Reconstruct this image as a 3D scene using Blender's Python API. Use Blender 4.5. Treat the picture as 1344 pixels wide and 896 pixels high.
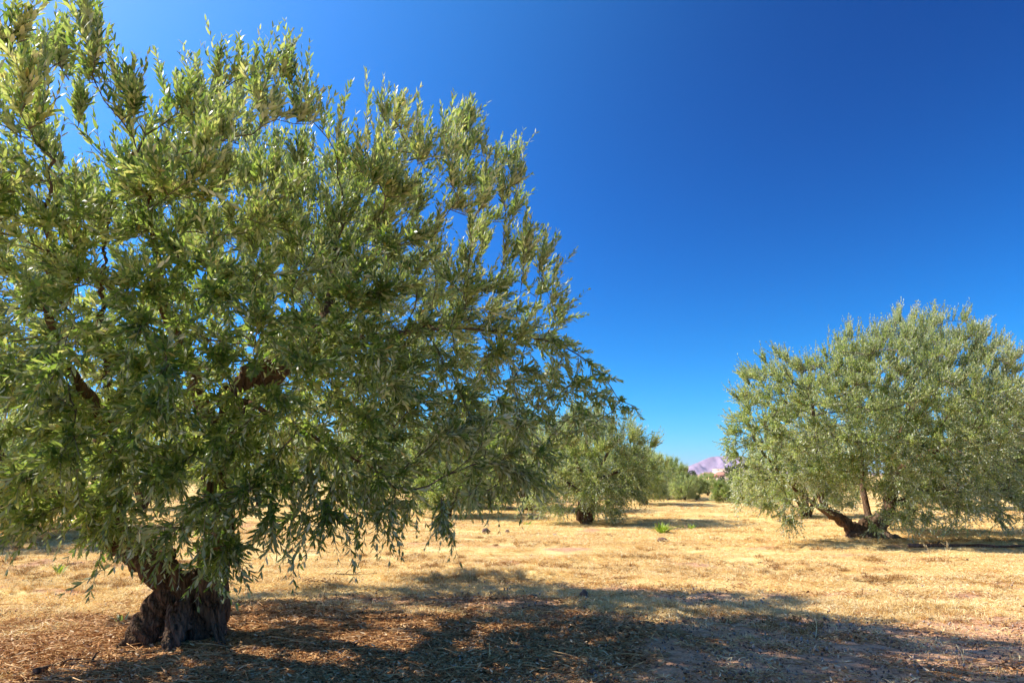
import bpy, math, random
import numpy as np
from mathutils import Matrix, Vector

sc = bpy.context.scene
for o in list(bpy.data.objects): bpy.data.objects.remove(o)
COL = sc.collection
CAMZ = 1.3
PITCH = math.radians(11.0)
F = 896.0                      # focal length in photo pixels (photo 1344 wide)

# ---------------------------------------------------------------- camera
cam_d = bpy.data.cameras.new('camera'); cam = bpy.data.objects.new('camera', cam_d); COL.objects.link(cam)
cam_d.sensor_width = 36.0; cam_d.lens = 24.0; cam_d.clip_start = 0.05; cam_d.clip_end = 60000
cam.location = (0, 0, CAMZ); cam.rotation_euler = (math.pi/2 + PITCH, 0, 0)
sc.camera = cam

# ---------------------------------------------------------------- sky and sun
SUN_EL, SUN_AZ = math.radians(43.5), math.radians(-79)     # azimuth from +Y towards +X: the sun stands at the left
w = bpy.data.worlds.new("World"); sc.world = w; w.use_nodes = True
nt = w.node_tree; nt.nodes.clear()
sky = nt.nodes.new('ShaderNodeTexSky'); sky.sky_type = 'NISHITA'; sky.sun_disc = False
sky.sun_elevation = SUN_EL; sky.sun_rotation = SUN_AZ
sky.altitude = 1200; sky.air_density = 1.0; sky.dust_density = 0.15; sky.ozone_density = 4.0
hs = nt.nodes.new('ShaderNodeHueSaturation'); hs.inputs['Saturation'].default_value = 1.34
# polarised look of the whole sky: deepest at right angles to the sun, paler towards it
gm = nt.nodes.new('ShaderNodeGamma'); gm.inputs[1].default_value = 1.6
wtc = nt.nodes.new('ShaderNodeTexCoord'); dt = nt.nodes.new('ShaderNodeVectorMath'); dt.operation = 'DOT_PRODUCT'
dt.inputs[1].default_value = (math.sin(SUN_AZ)*math.cos(SUN_EL), math.cos(SUN_AZ)*math.cos(SUN_EL), math.sin(SUN_EL))
nt.links.new(wtc.outputs['Generated'], dt.inputs[0])
pw = nt.nodes.new('ShaderNodeMath'); pw.operation = 'MULTIPLY'; nt.links.new(dt.outputs['Value'], pw.inputs[0]); nt.links.new(dt.outputs['Value'], pw.inputs[1])
fm = nt.nodes.new('ShaderNodeMath'); fm.operation = 'MULTIPLY_ADD'; nt.links.new(pw.outputs[0], fm.inputs[0]); fm.inputs[1].default_value = .50; fm.inputs[2].default_value = .40
sm_ = nt.nodes.new('ShaderNodeVectorMath'); sm_.operation = 'SCALE'; nt.links.new(fm.outputs[0], sm_.inputs['Scale'])
mx_ = nt.nodes.new('ShaderNodeMath'); mx_.operation = 'MAXIMUM'; nt.links.new(dt.outputs['Value'], mx_.inputs[0]); mx_.inputs[1].default_value = 0
p4 = nt.nodes.new('ShaderNodeMath'); p4.operation = 'POWER'; nt.links.new(mx_.outputs[0], p4.inputs[0]); p4.inputs[1].default_value = 3.0
au = nt.nodes.new('ShaderNodeVectorMath'); au.operation = 'SCALE'; au.inputs[0].default_value = (3.6, 3.4, 4.2); nt.links.new(p4.outputs[0], au.inputs['Scale'])
ads = nt.nodes.new('ShaderNodeVectorMath'); ads.operation = 'ADD'
bg = nt.nodes.new('ShaderNodeBackground'); bg.inputs['Strength'].default_value = 0.098
wo = nt.nodes.new('ShaderNodeOutputWorld')
nt.links.new(sky.outputs[0], hs.inputs['Color']); nt.links.new(hs.outputs[0], gm.inputs[0]); nt.links.new(gm.outputs[0], sm_.inputs[0])
nt.links.new(sm_.outputs[0], ads.inputs[0]); nt.links.new(au.outputs[0], ads.inputs[1]); 
dv = nt.nodes.new('ShaderNodeVectorMath'); dv.operation = 'DIVIDE'; dv.inputs[1].default_value = (12, 8.6, 34.0); 
tn = nt.nodes.new('ShaderNodeVectorMath'); tn.operation = 'MULTIPLY'; tn.inputs[1].default_value = (.30, 1.33, 1.14)
pg = nt.nodes.new('ShaderNodeMath'); pg.operation = 'POWER'; nt.links.new(mx_.outputs[0], pg.inputs[0]); pg.inputs[1].default_value = 12.0
ag = nt.nodes.new('ShaderNodeVectorMath'); ag.operation = 'SCALE'; ag.inputs[0].default_value = (36, 10, 9); nt.links.new(pg.outputs[0], ag.inputs['Scale'])
ad2 = nt.nodes.new('ShaderNodeVectorMath'); ad2.operation = 'ADD'; nt.links.new(ads.outputs[0], ad2.inputs[0]); nt.links.new(ag.outputs[0], ad2.inputs[1]); nt.links.new(ad2.outputs[0], tn.inputs[0])
nt.links.new(tn.outputs[0], dv.inputs[0])
a1 = nt.nodes.new('ShaderNodeVectorMath'); a1.operation = 'ADD'; a1.inputs[1].default_value = (1, 1, 1); nt.links.new(dv.outputs[0], a1.inputs[0])
d2_ = nt.nodes.new('ShaderNodeVectorMath'); d2_.operation = 'DIVIDE'; nt.links.new(tn.outputs[0], d2_.inputs[0]); nt.links.new(a1.outputs[0], d2_.inputs[1])
nt.links.new(d2_.outputs[0], bg.inputs[0]); nt.links.new(bg.outputs[0], wo.inputs[0])
sd = bpy.data.lights.new('sun', 'SUN'); sd.energy = 5.0; sd.angle = math.radians(0.5); sd.color = (1.0, 0.95, 0.86)
sun = bpy.data.objects.new('sun', sd); COL.objects.link(sun)
sdir = Vector((math.sin(SUN_AZ)*math.cos(SUN_EL), math.cos(SUN_AZ)*math.cos(SUN_EL), math.sin(SUN_EL)))
sun.rotation_euler = sdir.to_track_quat('Z', 'Y').to_euler(); sun.location = (-20, 3, 20)
sc.view_settings.view_transform = 'Standard'; sc.view_settings.look = 'None'
sc.view_settings.gamma = 1.0; sc.view_settings.exposure = 0.78
sc.cycles.max_bounces = 8; sc.cycles.transparent_max_bounces = 8

# ---------------------------------------------------------------- helpers
def P(px, py, depth):
    """world point seen at photo pixel px,py at ground distance depth (along +Y)"""
    u = (px-672)/F; v = (448-py)/F
    y = math.cos(PITCH) - v*math.sin(PITCH); z = math.sin(PITCH) + v*math.cos(PITCH)
    t = depth/y
    return np.array([u*t, depth, CAMZ + z*t])
def G(px, py):
    """ground point (z = 0) under a photo pixel"""
    u = (px-672)/F; v = (448-py)/F
    y = math.cos(PITCH) - v*math.sin(PITCH); z = math.sin(PITCH) + v*math.cos(PITCH)
    t = -CAMZ/z
    return np.array([u*t, y*t, 0.0])
def unit(a): return a/np.maximum(np.linalg.norm(a, axis=-1, keepdims=True), 1e-9)
def _h(ix, iy, s):
    n = (ix.astype(np.int64)*374761393 + iy.astype(np.int64)*668265263 + s*1442695041) & 0xffffffff
    n = ((n ^ (n >> 13))*1274126177) & 0xffffffff
    return ((n ^ (n >> 16)) & 0xffff)/65535.0
def noise(x, y, s=0):
    x = np.asarray(x, float); y = np.asarray(y, float)
    ix = np.floor(x); iy = np.floor(y); fx = x-ix; fy = y-iy
    fx = fx*fx*(3-2*fx); fy = fy*fy*(3-2*fy)
    a = _h(ix, iy, s); b = _h(ix+1, iy, s); c = _h(ix, iy+1, s); d = _h(ix+1, iy+1, s)
    return (a*(1-fx)+b*fx)*(1-fy) + (c*(1-fx)+d*fx)*fy
def sstep(a, b, x):
    t = np.clip((x-a)/(b-a), 0, 1); return t*t*(3-2*t)

def make_mesh(name, V, Fc, mats, tone=None, smooth=False, vattr=None):
    me = bpy.data.meshes.new(name)
    V = np.ascontiguousarray(V, dtype=np.float32); Fc = np.ascontiguousarray(Fc, dtype=np.int32)
    k = Fc.shape[1]
    me.vertices.add(len(V)); me.vertices.foreach_set('co', V.ravel())
    me.loops.add(Fc.size); me.loops.foreach_set('vertex_index', Fc.ravel())
    me.polygons.add(len(Fc)); me.polygons.foreach_set('loop_start', np.arange(len(Fc), dtype=np.int32)*k)
    me.update(calc_edges=True)
    if smooth: me.polygons.foreach_set('use_smooth', np.ones(len(Fc), dtype=bool))
    if tone is not None:
        a = me.attributes.new('tone', 'FLOAT', 'FACE'); a.data.foreach_set('value', np.asarray(tone, np.float32))
    if vattr:
        for n_, v_ in vattr.items():
            a = me.attributes.new(n_, 'FLOAT', 'POINT'); a.data.foreach_set('value', np.asarray(v_, np.float32))
    for m in mats: me.materials.append(m)
    me.validate(); return me
def link(name, me, parent=None, loc=None, **props):
    o = bpy.data.objects.new(name, me); COL.objects.link(o)
    if parent is not None: o.parent = parent
    if loc is not None: o.location = loc
    for k, v in props.items(): o[k] = v
    return o
def thing(name, label, cat, loc, group=None, rz=0.0):
    o = link(name, None, loc=loc, label=label, category=cat)
    o.rotation_euler = (0, 0, rz); o.empty_display_size = 0.3
    if group: o['group'] = group
    return o
def copy_tree(o, parent=None):
    c = o.copy(); COL.objects.link(c)
    if parent is not None: c.parent = parent
    for ch in [x for x in bpy.data.objects if x.parent == o]: copy_tree(ch, c)
    return c

class MB:
    def __init__(s): s.V = []; s.F = []; s.T = []; s.n = 0
    def add(s, V, Fc, T=None):
        s.V.append(V); s.F.append(Fc + s.n); s.n += len(V)
        s.T.append(np.full(len(Fc), .5) if T is None else T)
    def mesh(s, name, mats, smooth=False):
        return make_mesh(name, np.concatenate(s.V), np.concatenate(s.F), mats, np.concatenate(s.T), smooth)

def tube(pts, rad, sides=6, cap=True, lump=0.0, rng=None):
    """triangulated tube along a polyline"""
    pts = np.asarray(pts, float); n = len(pts); rad = np.broadcast_to(np.asarray(rad, float), (n,))
    t = np.gradient(pts, axis=0); t = unit(t)
    ref = np.array([0, 0, 1.]) if abs(np.mean(t, axis=0)[2]) < .75 else np.array([0, 1., 0.])
    a = unit(np.cross(t, ref)); b = np.cross(t, a)
    ang = np.linspace(0, 2*np.pi, sides, endpoint=False)
    r = rad[:, None]*np.ones((1, sides))
    if lump and rng is not None: r = r*(1 + lump*rng.uniform(-1, 1, (n, sides)))
    V = pts[:, None, :] + r[..., None]*(np.cos(ang)[None, :, None]*a[:, None, :] + np.sin(ang)[None, :, None]*b[:, None, :])
    V = V.reshape(-1, 3)
    i = np.arange(n-1)[:, None]*sides; j = np.arange(sides)[None, :]; j2 = (j+1) % sides
    q0 = (i+j).ravel(); q1 = (i+j2).ravel(); q2 = (i+sides+j2).ravel(); q3 = (i+sides+j).ravel()
    Fc = np.concatenate([np.stack([q0, q2, q1], 1), np.stack([q0, q3, q2], 1)])
    if cap:
        V = np.concatenate([V, pts[-1:] + t[-1:]*rad[-1], pts[:1]]); k = len(V)
        jj = np.arange(sides); base = (n-1)*sides
        Fc = np.concatenate([Fc, np.stack([base+jj, np.full(sides, k-2), base+(jj+1) % sides], 1),
                             np.stack([jj, (jj+1) % sides, np.full(sides, k-1)], 1)])
    return V, Fc

def spline(pts, step):
    """smooth Catmull-Rom resampling"""
    p = np.asarray(pts, float); p = np.vstack([2*p[0]-p[1], p, 2*p[-1]-p[-2]]); out = []
    for i in range(1, len(p)-2):
        L = np.linalg.norm(p[i+1]-p[i]); m = max(1, int(round(L/step)))
        for k in range(m):
            t = k/m
            out.append(.5*((2*p[i]) + (-p[i-1]+p[i+1])*t + (2*p[i-1]-5*p[i]+4*p[i+1]-p[i+2])*t*t + (-p[i-1]+3*p[i]-3*p[i+1]+p[i+2])*t**3))
    out.append(p[-2]); return np.array(out)

# ---------------------------------------------------------------- materials
def mat(name):
    m = bpy.data.materials.new(name); m.use_nodes = True; n = m.node_tree
    n.nodes.clear(); o = n.nodes.new('ShaderNodeOutputMaterial')
    return m, n, o
def N(n, kind, **kw):
    x = n.nodes.new(kind)
    for k, v in kw.items():
        if k in x.inputs: x.inputs[k].default_value = v
        else: setattr(x, k, v)
    return x
def ramp(n, stops, src=None):
    r = n.nodes.new('ShaderNodeValToRGB'); e = r.color_ramp.elements
    while len(e) > 1: e.remove(e[0])
    e[0].position = stops[0][0]; e[0].color = (*stops[0][1], 1)
    for p, c in stops[1:]:
        k = e.new(p); k.color = (*c, 1)
    if src is not None: n.links.new(src, r.inputs[0])
    return r
def mixc(n, fac, a, b, blend='MIX'):
    m = n.nodes.new('ShaderNodeMix'); m.data_type = 'RGBA'; m.blend_type = blend
    for i, s in ((0, fac), (6, a), (7, b)):
        if isinstance(s, (int, float)): m.inputs[i].default_value = s
        elif isinstance(s, tuple): m.inputs[i].default_value = (*s, 1)
        else: n.links.new(s, m.inputs[i])
    return m.outputs[2]

def leaf_material(name, top, under, trans, rough=0.36, tmix=0.34):
    m, n, out = mat(name)
    at = N(n, 'ShaderNodeAttribute', attribute_name='tone')
    rt = ramp(n, top, at.outputs['Fac']); ru = ramp(n, under, at.outputs['Fac'])
    geo = n.nodes.new('ShaderNodeNewGeometry')
    c = mixc(n, geo.outputs['Backfacing'], rt.outputs[0], ru.outputs[0])
    rr = N(n, 'ShaderNodeMapRange'); rr.inputs['To Min'].default_value = rough; rr.inputs['To Max'].default_value = 0.6
    n.links.new(geo.outputs['Backfacing'], rr.inputs['Value'])
    b = N(n, 'ShaderNodeBsdfPrincipled'); n.links.new(c, b.inputs['Base Color']); n.links.new(rr.outputs[0], b.inputs['Roughness'])
    b.inputs['Specular IOR Level'].default_value = 0.5
    t = N(n, 'ShaderNodeBsdfTranslucent'); rt2 = ramp(n, trans, at.outputs['Fac']); n.links.new(rt2.outputs[0], t.inputs['Color'])
    mx = N(n, 'ShaderNodeMixShader'); mx.inputs[0].default_value = tmix
    n.links.new(b.outputs[0], mx.inputs[1]); n.links.new(t.outputs[0], mx.inputs[2]); n.links.new(mx.outputs[0], out.inputs[0])
    return m
M_LEAF = leaf_material('olive_leaf',
    [(0.0, (.016, .046, .012)), (.45, (.080, .140, .034)), (.9, (.29, .34, .105)), (1, (.44, .32, .09))],
    [(0.0, (.28, .31, .15)), (.45, (.58, .61, .36)), (.9, (.90, .90, .68)), (1, (.55, .42, .16))],
    [(0.0, (.22, .38, .04)), (.5, (.52, .66, .10)), (1, (.74, .70, .18))], .38, .41)
M_LEAF_PALE = leaf_material('olive_leaf_pale',
    [(0.0, (.070, .115, .032)), (.45, (.25, .31, .11)), (1, (.62, .66, .35))],
    [(0.0, (.40, .43, .23)), (.45, (.74, .76, .52)), (1, (.90, .90, .80))],
    [(0.0, (.34, .48, .05)), (.5, (.56, .67, .13)), (1, (.79, .81, .25))], .42, .42)
M_LEAF_DARK = leaf_material('shrub_leaf_dark',
    [(0.0, (.020, .050, .012)), (1, (.07, .115, .03))], [(0.0, (.05, .09, .03)), (1, (.13, .17, .07))],
    [(0.0, (.08, .18, .02)), (1, (.16, .26, .05))], .45, .25)
M_LEAF_FRESH = leaf_material('weed_leaf_fresh',
    [(0.0, (.12, .24, .02)), (1, (.34, .42, .04))], [(0.0, (.2, .32, .05)), (1, (.4, .5, .1))],
    [(0.0, (.3, .5, .03)), (1, (.6, .65, .06))], .45, .35)

def bark_material(name, dark, light, sc_=1.0, bump=0.7):
    m, n, out = mat(name)
    tc = N(n, 'ShaderNodeTexCoord'); mp = N(n, 'ShaderNodeMapping'); mp.inputs['Scale'].default_value = (9*sc_, 9*sc_, 1.1*sc_)
    n.links.new(tc.outputs['Object'], mp.inputs[0])
    n1 = N(n, 'ShaderNodeTexNoise', Scale=2.2, Detail=9.0, Roughness=.66, Distortion=.7); n.links.new(mp.outputs[0], n1.inputs['Vector'])
    v = N(n, 'ShaderNodeTexVoronoi', feature='DISTANCE_TO_EDGE', Scale=2.6); n.links.new(mp.outputs[0], v.inputs['Vector'])
    r = ramp(n, [(.30, dark), (.5, tuple((a+b)/2 for a, b in zip(dark, light))), (.72, light)], n1.outputs[0])
    vr = ramp(n, [(0, (.62,)*3), (.22, (1,)*3)], v.outputs[0])
    n2 = N(n, 'ShaderNodeTexNoise', Scale=2.0, Detail=3.0); n.links.new(tc.outputs['Object'], n2.inputs['Vector'])
    rl = ramp(n, [(.45, (0, 0, 0)), (.68, (1, 1, 1))], n2.outputs[0])
    c = mixc(n, 1.0, r.outputs[0], vr.outputs[0], 'MULTIPLY'); c = mixc(n, rl.outputs[0], c, mixc(n, .35, c, (.22, .20, .17)))
    bp = N(n, 'ShaderNodeBump', Strength=bump, Distance=.03); n.links.new(n1.outputs[0], bp.inputs['Height'])
    bp2 = N(n, 'ShaderNodeBump', Strength=bump, Distance=.02); n.links.new(vr.outputs[0], bp2.inputs['Height']); n.links.new(bp.outputs[0], bp2.inputs['Normal'])
    b = N(n, 'ShaderNodeBsdfPrincipled', Roughness=.9); b.inputs['Specular IOR Level'].default_value = .03
    n.links.new(c, b.inputs['Base Color']); n.links.new(bp2.outputs[0], b.inputs['Normal']); n.links.new(b.outputs[0], out.inputs[0])
    return m
M_BARK = bark_material('olive_bark', (.048, .026, .014), (.30, .18, .10), 1.2, 1.0)
M_BRANCH = bark_material('branch_bark', (.08, .055, .038), (.27, .21, .155), 2.0, .4)
M_TWIG = bark_material('twig_bark', (.22, .19, .14), (.42, .38, .30), 4.0, .2)

def straw_material(name, stops, tr=.2):
    m, n, out = mat(name)
    at = N(n, 'ShaderNodeAttribute', attribute_name='tone'); oi = N(n, 'ShaderNodeObjectInfo')
    ad = N(n, 'ShaderNodeMath', operation='ADD'); n.links.new(at.outputs['Fac'], ad.inputs[0])
    mu = N(n, 'ShaderNodeMath', operation='MULTIPLY_ADD'); n.links.new(oi.outputs['Random'], mu.inputs[0]); mu.inputs[1].default_value = .3; mu.inputs[2].default_value = -.15
    n.links.new(mu.outputs[0], ad.inputs[1]); r = ramp(n, stops, ad.outputs[0])
    b = N(n, 'ShaderNodeBsdfPrincipled', Roughness=.6); b.inputs['Specular IOR Level'].default_value = .04; n.links.new(r.outputs[0], b.inputs['Base Color'])
    t = N(n, 'ShaderNodeBsdfTranslucent'); n.links.new(r.outputs[0], t.inputs['Color'])
    mx = N(n, 'ShaderNodeMixShader'); mx.inputs[0].default_value = tr
    n.links.new(b.outputs[0], mx.inputs[1]); n.links.new(t.outputs[0], mx.inputs[2]); n.links.new(mx.outputs[0], out.inputs[0])
    return m
M_STRAW = straw_material('dry_straw', [(0, (.34, .14, .035)), (.3, (.70, .42, .13)), (.6, (.92, .70, .30)), (1, (.97, .86, .54))])
M_LITTER = straw_material('leaf_litter', [(0, (.09, .038, .014)), (.4, (.46, .22, .08)), (.8, (.70, .42, .18)), (1, (.78, .58, .34))], .1)

# ---------------------------------------------------------------- the ground
TRUNK = G(240, 850)
def bump(x, y, cx, cy, rx, ry, h): return h*np.exp(-((x-cx)/rx)**2 - ((y-cy)/ry)**2)
MOUNDS = [(*G(60, 775)[:2], .9, .35, .07), (*G(480, 815)[:2], 1.2, .45, .06), (*G(640, 752)[:2], 1.6, .35, .07),
          (*G(1190, 790)[:2], .9, .22, .06), (*G(1150, 735)[:2], 2.5, .5, .05), (*TRUNK[:2], 1.0, .8, .05)]
def height(x, y):
    x = np.asarray(x, float); y = np.asarray(y, float)
    d = np.hypot(x, y-6); near = 1-sstep(40, 140, d)
    z = .10*(noise(x*.22, y*.3, 1)-.5) + .07*(noise(x*.8, y*1.5, 2)-.5) + .03*(noise(x*2.6, y*4.2, 3)-.5) + .016*(noise(x*7, y*10, 4)-.5) + .01*(noise(x*15, y*20, 9)-.5)
    rid = y*1.9 + x*.12 + 1.2*noise(x*.35, y*.35, 5)
    z = z + .05*(np.abs(np.sin(rid*1.6))**2-.5)*sstep(6.5, 9, y)*(.4+noise(x*.5, y*.8, 6))
    for cx, cy, rx, ry, h in MOUNDS: z = z + bump(x, y, cx, cy, rx, ry, h)
    return z*near - .02
def soil(x, y):
    """1 = bare earth, 0 = straw covered"""
    x = np.asarray(x, float); y = np.asarray(y, float)
    n1 = noise(x*1.1, y*1.6, 11); n2 = noise(x*3.1, y*4.4, 12)
    s = 1.45*np.exp(-((x-1.2)/3.3)**2-((y-4.5)/2.7)**2) + 1.2*np.exp(-((x-3.9)/1.7)**2-((y-5.3)/1.1)**2) + .8*np.exp(-((x+1.4)/1.2)**2-((y-7.5)/.8)**2)
    s = s + .5*np.exp(-((x-9.5)/2.6)**2-((y-13.3)/1.3)**2)
    s = s + (n1-.5)*.9 + (n2-.5)*.6 + .15*sstep(.55, .85, noise(x*.35+y*.1, y*1.1, 13))*sstep(7, 9, y)
    return sstep(.28, .62, s)
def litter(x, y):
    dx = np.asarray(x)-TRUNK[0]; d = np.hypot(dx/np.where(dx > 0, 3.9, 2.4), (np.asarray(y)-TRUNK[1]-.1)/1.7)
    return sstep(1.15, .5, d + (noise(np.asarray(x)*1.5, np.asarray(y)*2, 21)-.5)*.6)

def axis_coords(lo, hi, step, far_lo, far_hi, g=1.17):
    a = list(np.arange(lo, hi, step)); s = step; v = a[-1]
    while v < far_hi: s *= g; v += s; a.append(v)
    s = step; v = a[0]; pre = []
    while v > far_lo: s *= g; v -= s; pre.append(v)
    return np.array(pre[::-1] + a)
xs = axis_coords(-7.5, 11.5, .055, -14000, 14000); ys = axis_coords(3.2, 17, .055, -6000, 16000, 1.10)
X, Y = np.meshgrid(xs, ys); Z = height(X, Y)
nx, ny = len(xs), len(ys)
V = np.stack([X.ravel(), Y.ravel(), Z.ravel()], 1)
i = (np.arange(ny-1)[:, None]*nx + np.arange(nx-1)[None, :]).ravel()
Fq = np.stack([i, i+1, i+nx+1, i+nx], 1)
m, n, out = mat('field_ground')
so = N(n, 'ShaderNodeAttribute', attribute_name='soil'); li = N(n, 'ShaderNodeAttribute', attribute_name='litter')
tc = N(n, 'ShaderNodeTexCoord')
mp = N(n, 'ShaderNodeMapping'); mp.inputs['Scale'].default_value = (.55, 1.3, 1); n.links.new(tc.outputs['Object'], mp.inputs[0])
na = N(n, 'ShaderNodeTexNoise', Scale=1.0, Detail=12.0, Roughness=.72); n.links.new(mp.outputs[0], na.inputs['Vector'])
nb = N(n, 'ShaderNodeTexNoise', Scale=38.0, Detail=8.0, Roughness=.75); n.links.new(tc.outputs['Object'], nb.inputs['Vector'])
nc = N(n, 'ShaderNodeTexNoise', Scale=9.0, Detail=6.0, Roughness=.7); n.links.new(mp.outputs[0], nc.inputs['Vector'])
st = ramp(n, [(.30, (.38, .19, .055)), (.43, (.66, .41, .14)), (.54, (.88, .66, .28)), (.75, (.95, .80, .44))], na.outputs[0])
mpb = N(n, 'ShaderNodeMapping'); mpb.inputs['Scale'].default_value = (.12, 2.1, 1); mpb.inputs['Rotation'].default_value = (0, 0, .07); n.links.new(tc.outputs['Object'], mpb.inputs[0])
nbd = N(n, 'ShaderNodeTexNoise', Scale=1.0, Detail=7.0, Roughness=.7, Distortion=.3); n.links.new(mpb.outputs[0], nbd.inputs['Vector'])
bd = ramp(n, [(.36, (.62, .50, .38)), (.50, (1, .98, .95)), (.62, (1.12, 1.14, 1.2))], nbd.outputs[0])
st2 = ramp(n, [(.32, (.42, .30, .2)), (.5, (.92, .9, .86)), (.7, (1.15, 1.15, 1.1))], nb.outputs[0])
straw_c = mixc(n, .9, mixc(n, .8, st.outputs[0], st2.outputs[0], 'MULTIPLY'), bd.outputs[0], 'MULTIPLY')
e1 = ramp(n, [(.3, (.34, .185, .105)), (.55, (.70, .39, .21)), (.8, (.82, .52, .31))], nc.outputs[0])
e2 = ramp(n, [(.3, (.5, .5, .5)), (.6, (1.1, 1.1, 1.1))], nb.outputs[0])
earth_c = mixc(n, .8, e1.outputs[0], e2.outputs[0], 'MULTIPLY')
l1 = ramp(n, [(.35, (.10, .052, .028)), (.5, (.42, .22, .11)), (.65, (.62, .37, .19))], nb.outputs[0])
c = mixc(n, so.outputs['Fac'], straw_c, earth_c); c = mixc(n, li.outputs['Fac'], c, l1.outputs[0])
b1 = N(n, 'ShaderNodeBump', Strength=.55, Distance=.02); n.links.new(nb.outputs[0], b1.inputs['Height'])
b2 = N(n, 'ShaderNodeBump', Strength=.5, Distance=.06); n.links.new(nc.outputs[0], b2.inputs['Height']); n.links.new(b1.outputs[0], b2.inputs['Normal'])
b = N(n, 'ShaderNodeBsdfPrincipled', Roughness=.95); b.inputs['Specular IOR Level'].default_value = .02
n.links.new(c, b.inputs['Base Color']); n.links.new(b2.outputs[0], b.inputs['Normal']); n.links.new(b.outputs[0], out.inputs[0])
link('ground', make_mesh('ground', V, Fq, [m], smooth=True, vattr={'soil': soil(V[:, 0], V[:, 1]), 'litter': litter(V[:, 0], V[:, 1])}), kind='structure')

# ---------------------------------------------------------------- far hills, mountain, houses
def ridge(name, px_y, depth, thick, base_py, mtl, seed, rough):
    """a real ridge: heightfield strip whose crest runs through the given points"""
    pts = np.array([P(px, py, depth) for px, py in px_y]); nx_, ny_ = 260, 40
    x = np.linspace(pts[0, 0], pts[-1, 0], nx_); crest = np.interp(x, pts[:, 0], pts[:, 2])
    v = np.linspace(-1, 1, ny_); Xr, Vr = np.meshgrid(x, v)
    prof = np.clip(1-np.abs(Vr)**1.15, 0, 1)
    gul = noise(Xr/thick*5, Vr*2.2+7, seed)*.6 + noise(Xr/thick*12, Vr*5+3, seed+1)*.4 - .5
    Zr = crest[None, :]*prof*(1 + rough*gul*4*prof*(1-prof)) + crest[None, :]*rough*.3*gul*prof*(1-prof)*4 - 3
    Yr = depth + Vr*thick
    V = np.stack([Xr.ravel(), Yr.ravel(), Zr.ravel()], 1)
    i = (np.arange(ny_-1)[:, None]*nx_ + np.arange(nx_-1)[None, :]).ravel()
    link(name, make_mesh(name, V, np.stack([i, i+1, i+nx_+1, i+nx_], 1), [mtl], smooth=True), kind='structure')
def rock_material(name, a, b_, scale):
    m, n, out = mat(name); tc = N(n, 'ShaderNodeTexCoord')
    nn = N(n, 'ShaderNodeTexNoise', Scale=scale, Detail=8.0, Roughness=.7); n.links.new(tc.outputs['Object'], nn.inputs['Vector'])
    r = ramp(n, [(.35, a), (.65, b_)], nn.outputs[0]); b = N(n, 'ShaderNodeBsdfPrincipled', Roughness=.95); b.inputs['Specular IOR Level'].default_value = .1
    bp = N(n, 'ShaderNodeBump', Strength=.6, Distance=3/scale/60); n.links.new(nn.outputs[0], bp.inputs['Height']); n.links.new(bp.outputs[0], b.inputs['Normal'])
    n.links.new(r.outputs[0], b.inputs['Base Color']); n.links.new(b.outputs[0], out.inputs[0]); return m
ridge('mountain', [(868, 622), (885, 618), (897, 613), (908, 609), (918, 605.5), (927, 601), (935, 598.5), (955, 597.4), (975, 598.0), (984, 601), (998, 608), (1050, 613), (1120, 619), (1180, 622)],
      6500, 420, 0, rock_material('mountain_rock', (.24, .155, .20), (.42, .30, .36), .012), 31, 1.0)
ridge('hill', [(560, 622), (700, 620), (800, 619.5), (870, 619), (905, 618), (960, 616.8), (1010, 616.5), (1100, 618), (1250, 620), (1400, 622)],
      620, 170, 0, rock_material('hill_earth', (.40, .24, .15), (.62, .45, .30), .06), 41, .25)

# ---------------------------------------------------------------- foliage
def leaf_geo(p, d, nrm, L, W, tone, detail, rng):
    S = len(p); side = unit(np.cross(d, nrm)); L = L[:, None]; W = W[:, None]
    if detail:
        cv = rng.uniform(-.02, .22, (S, 1))
        def at(s): return p + d*L*s - nrm*L*cv*s*s
        up = nrm*W*.14
        vs = [p, at(.33)+side*W*.46+up, at(.33)-side*W*.46+up, at(.68)+side*W*.40+up, at(.68)-side*W*.40+up, at(1.0)]
        fc = np.array([[0, 1, 2], [1, 3, 4], [1, 4, 2], [3, 5, 4]])
    else:
        vs = [p, p+d*L*.5+side*W*.5+nrm*W*.15, p+d*L, p+d*L*.5-side*W*.5+nrm*W*.15]
        fc = np.array([[0, 1, 2], [0, 2, 3]])
    k = len(vs); V = np.stack(vs, 1).reshape(-1, 3)
    Fc = (np.arange(S)[:, None, None]*k + fc[None]).reshape(-1, 3)
    return V, Fc, np.repeat(tone, len(fc))

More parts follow.
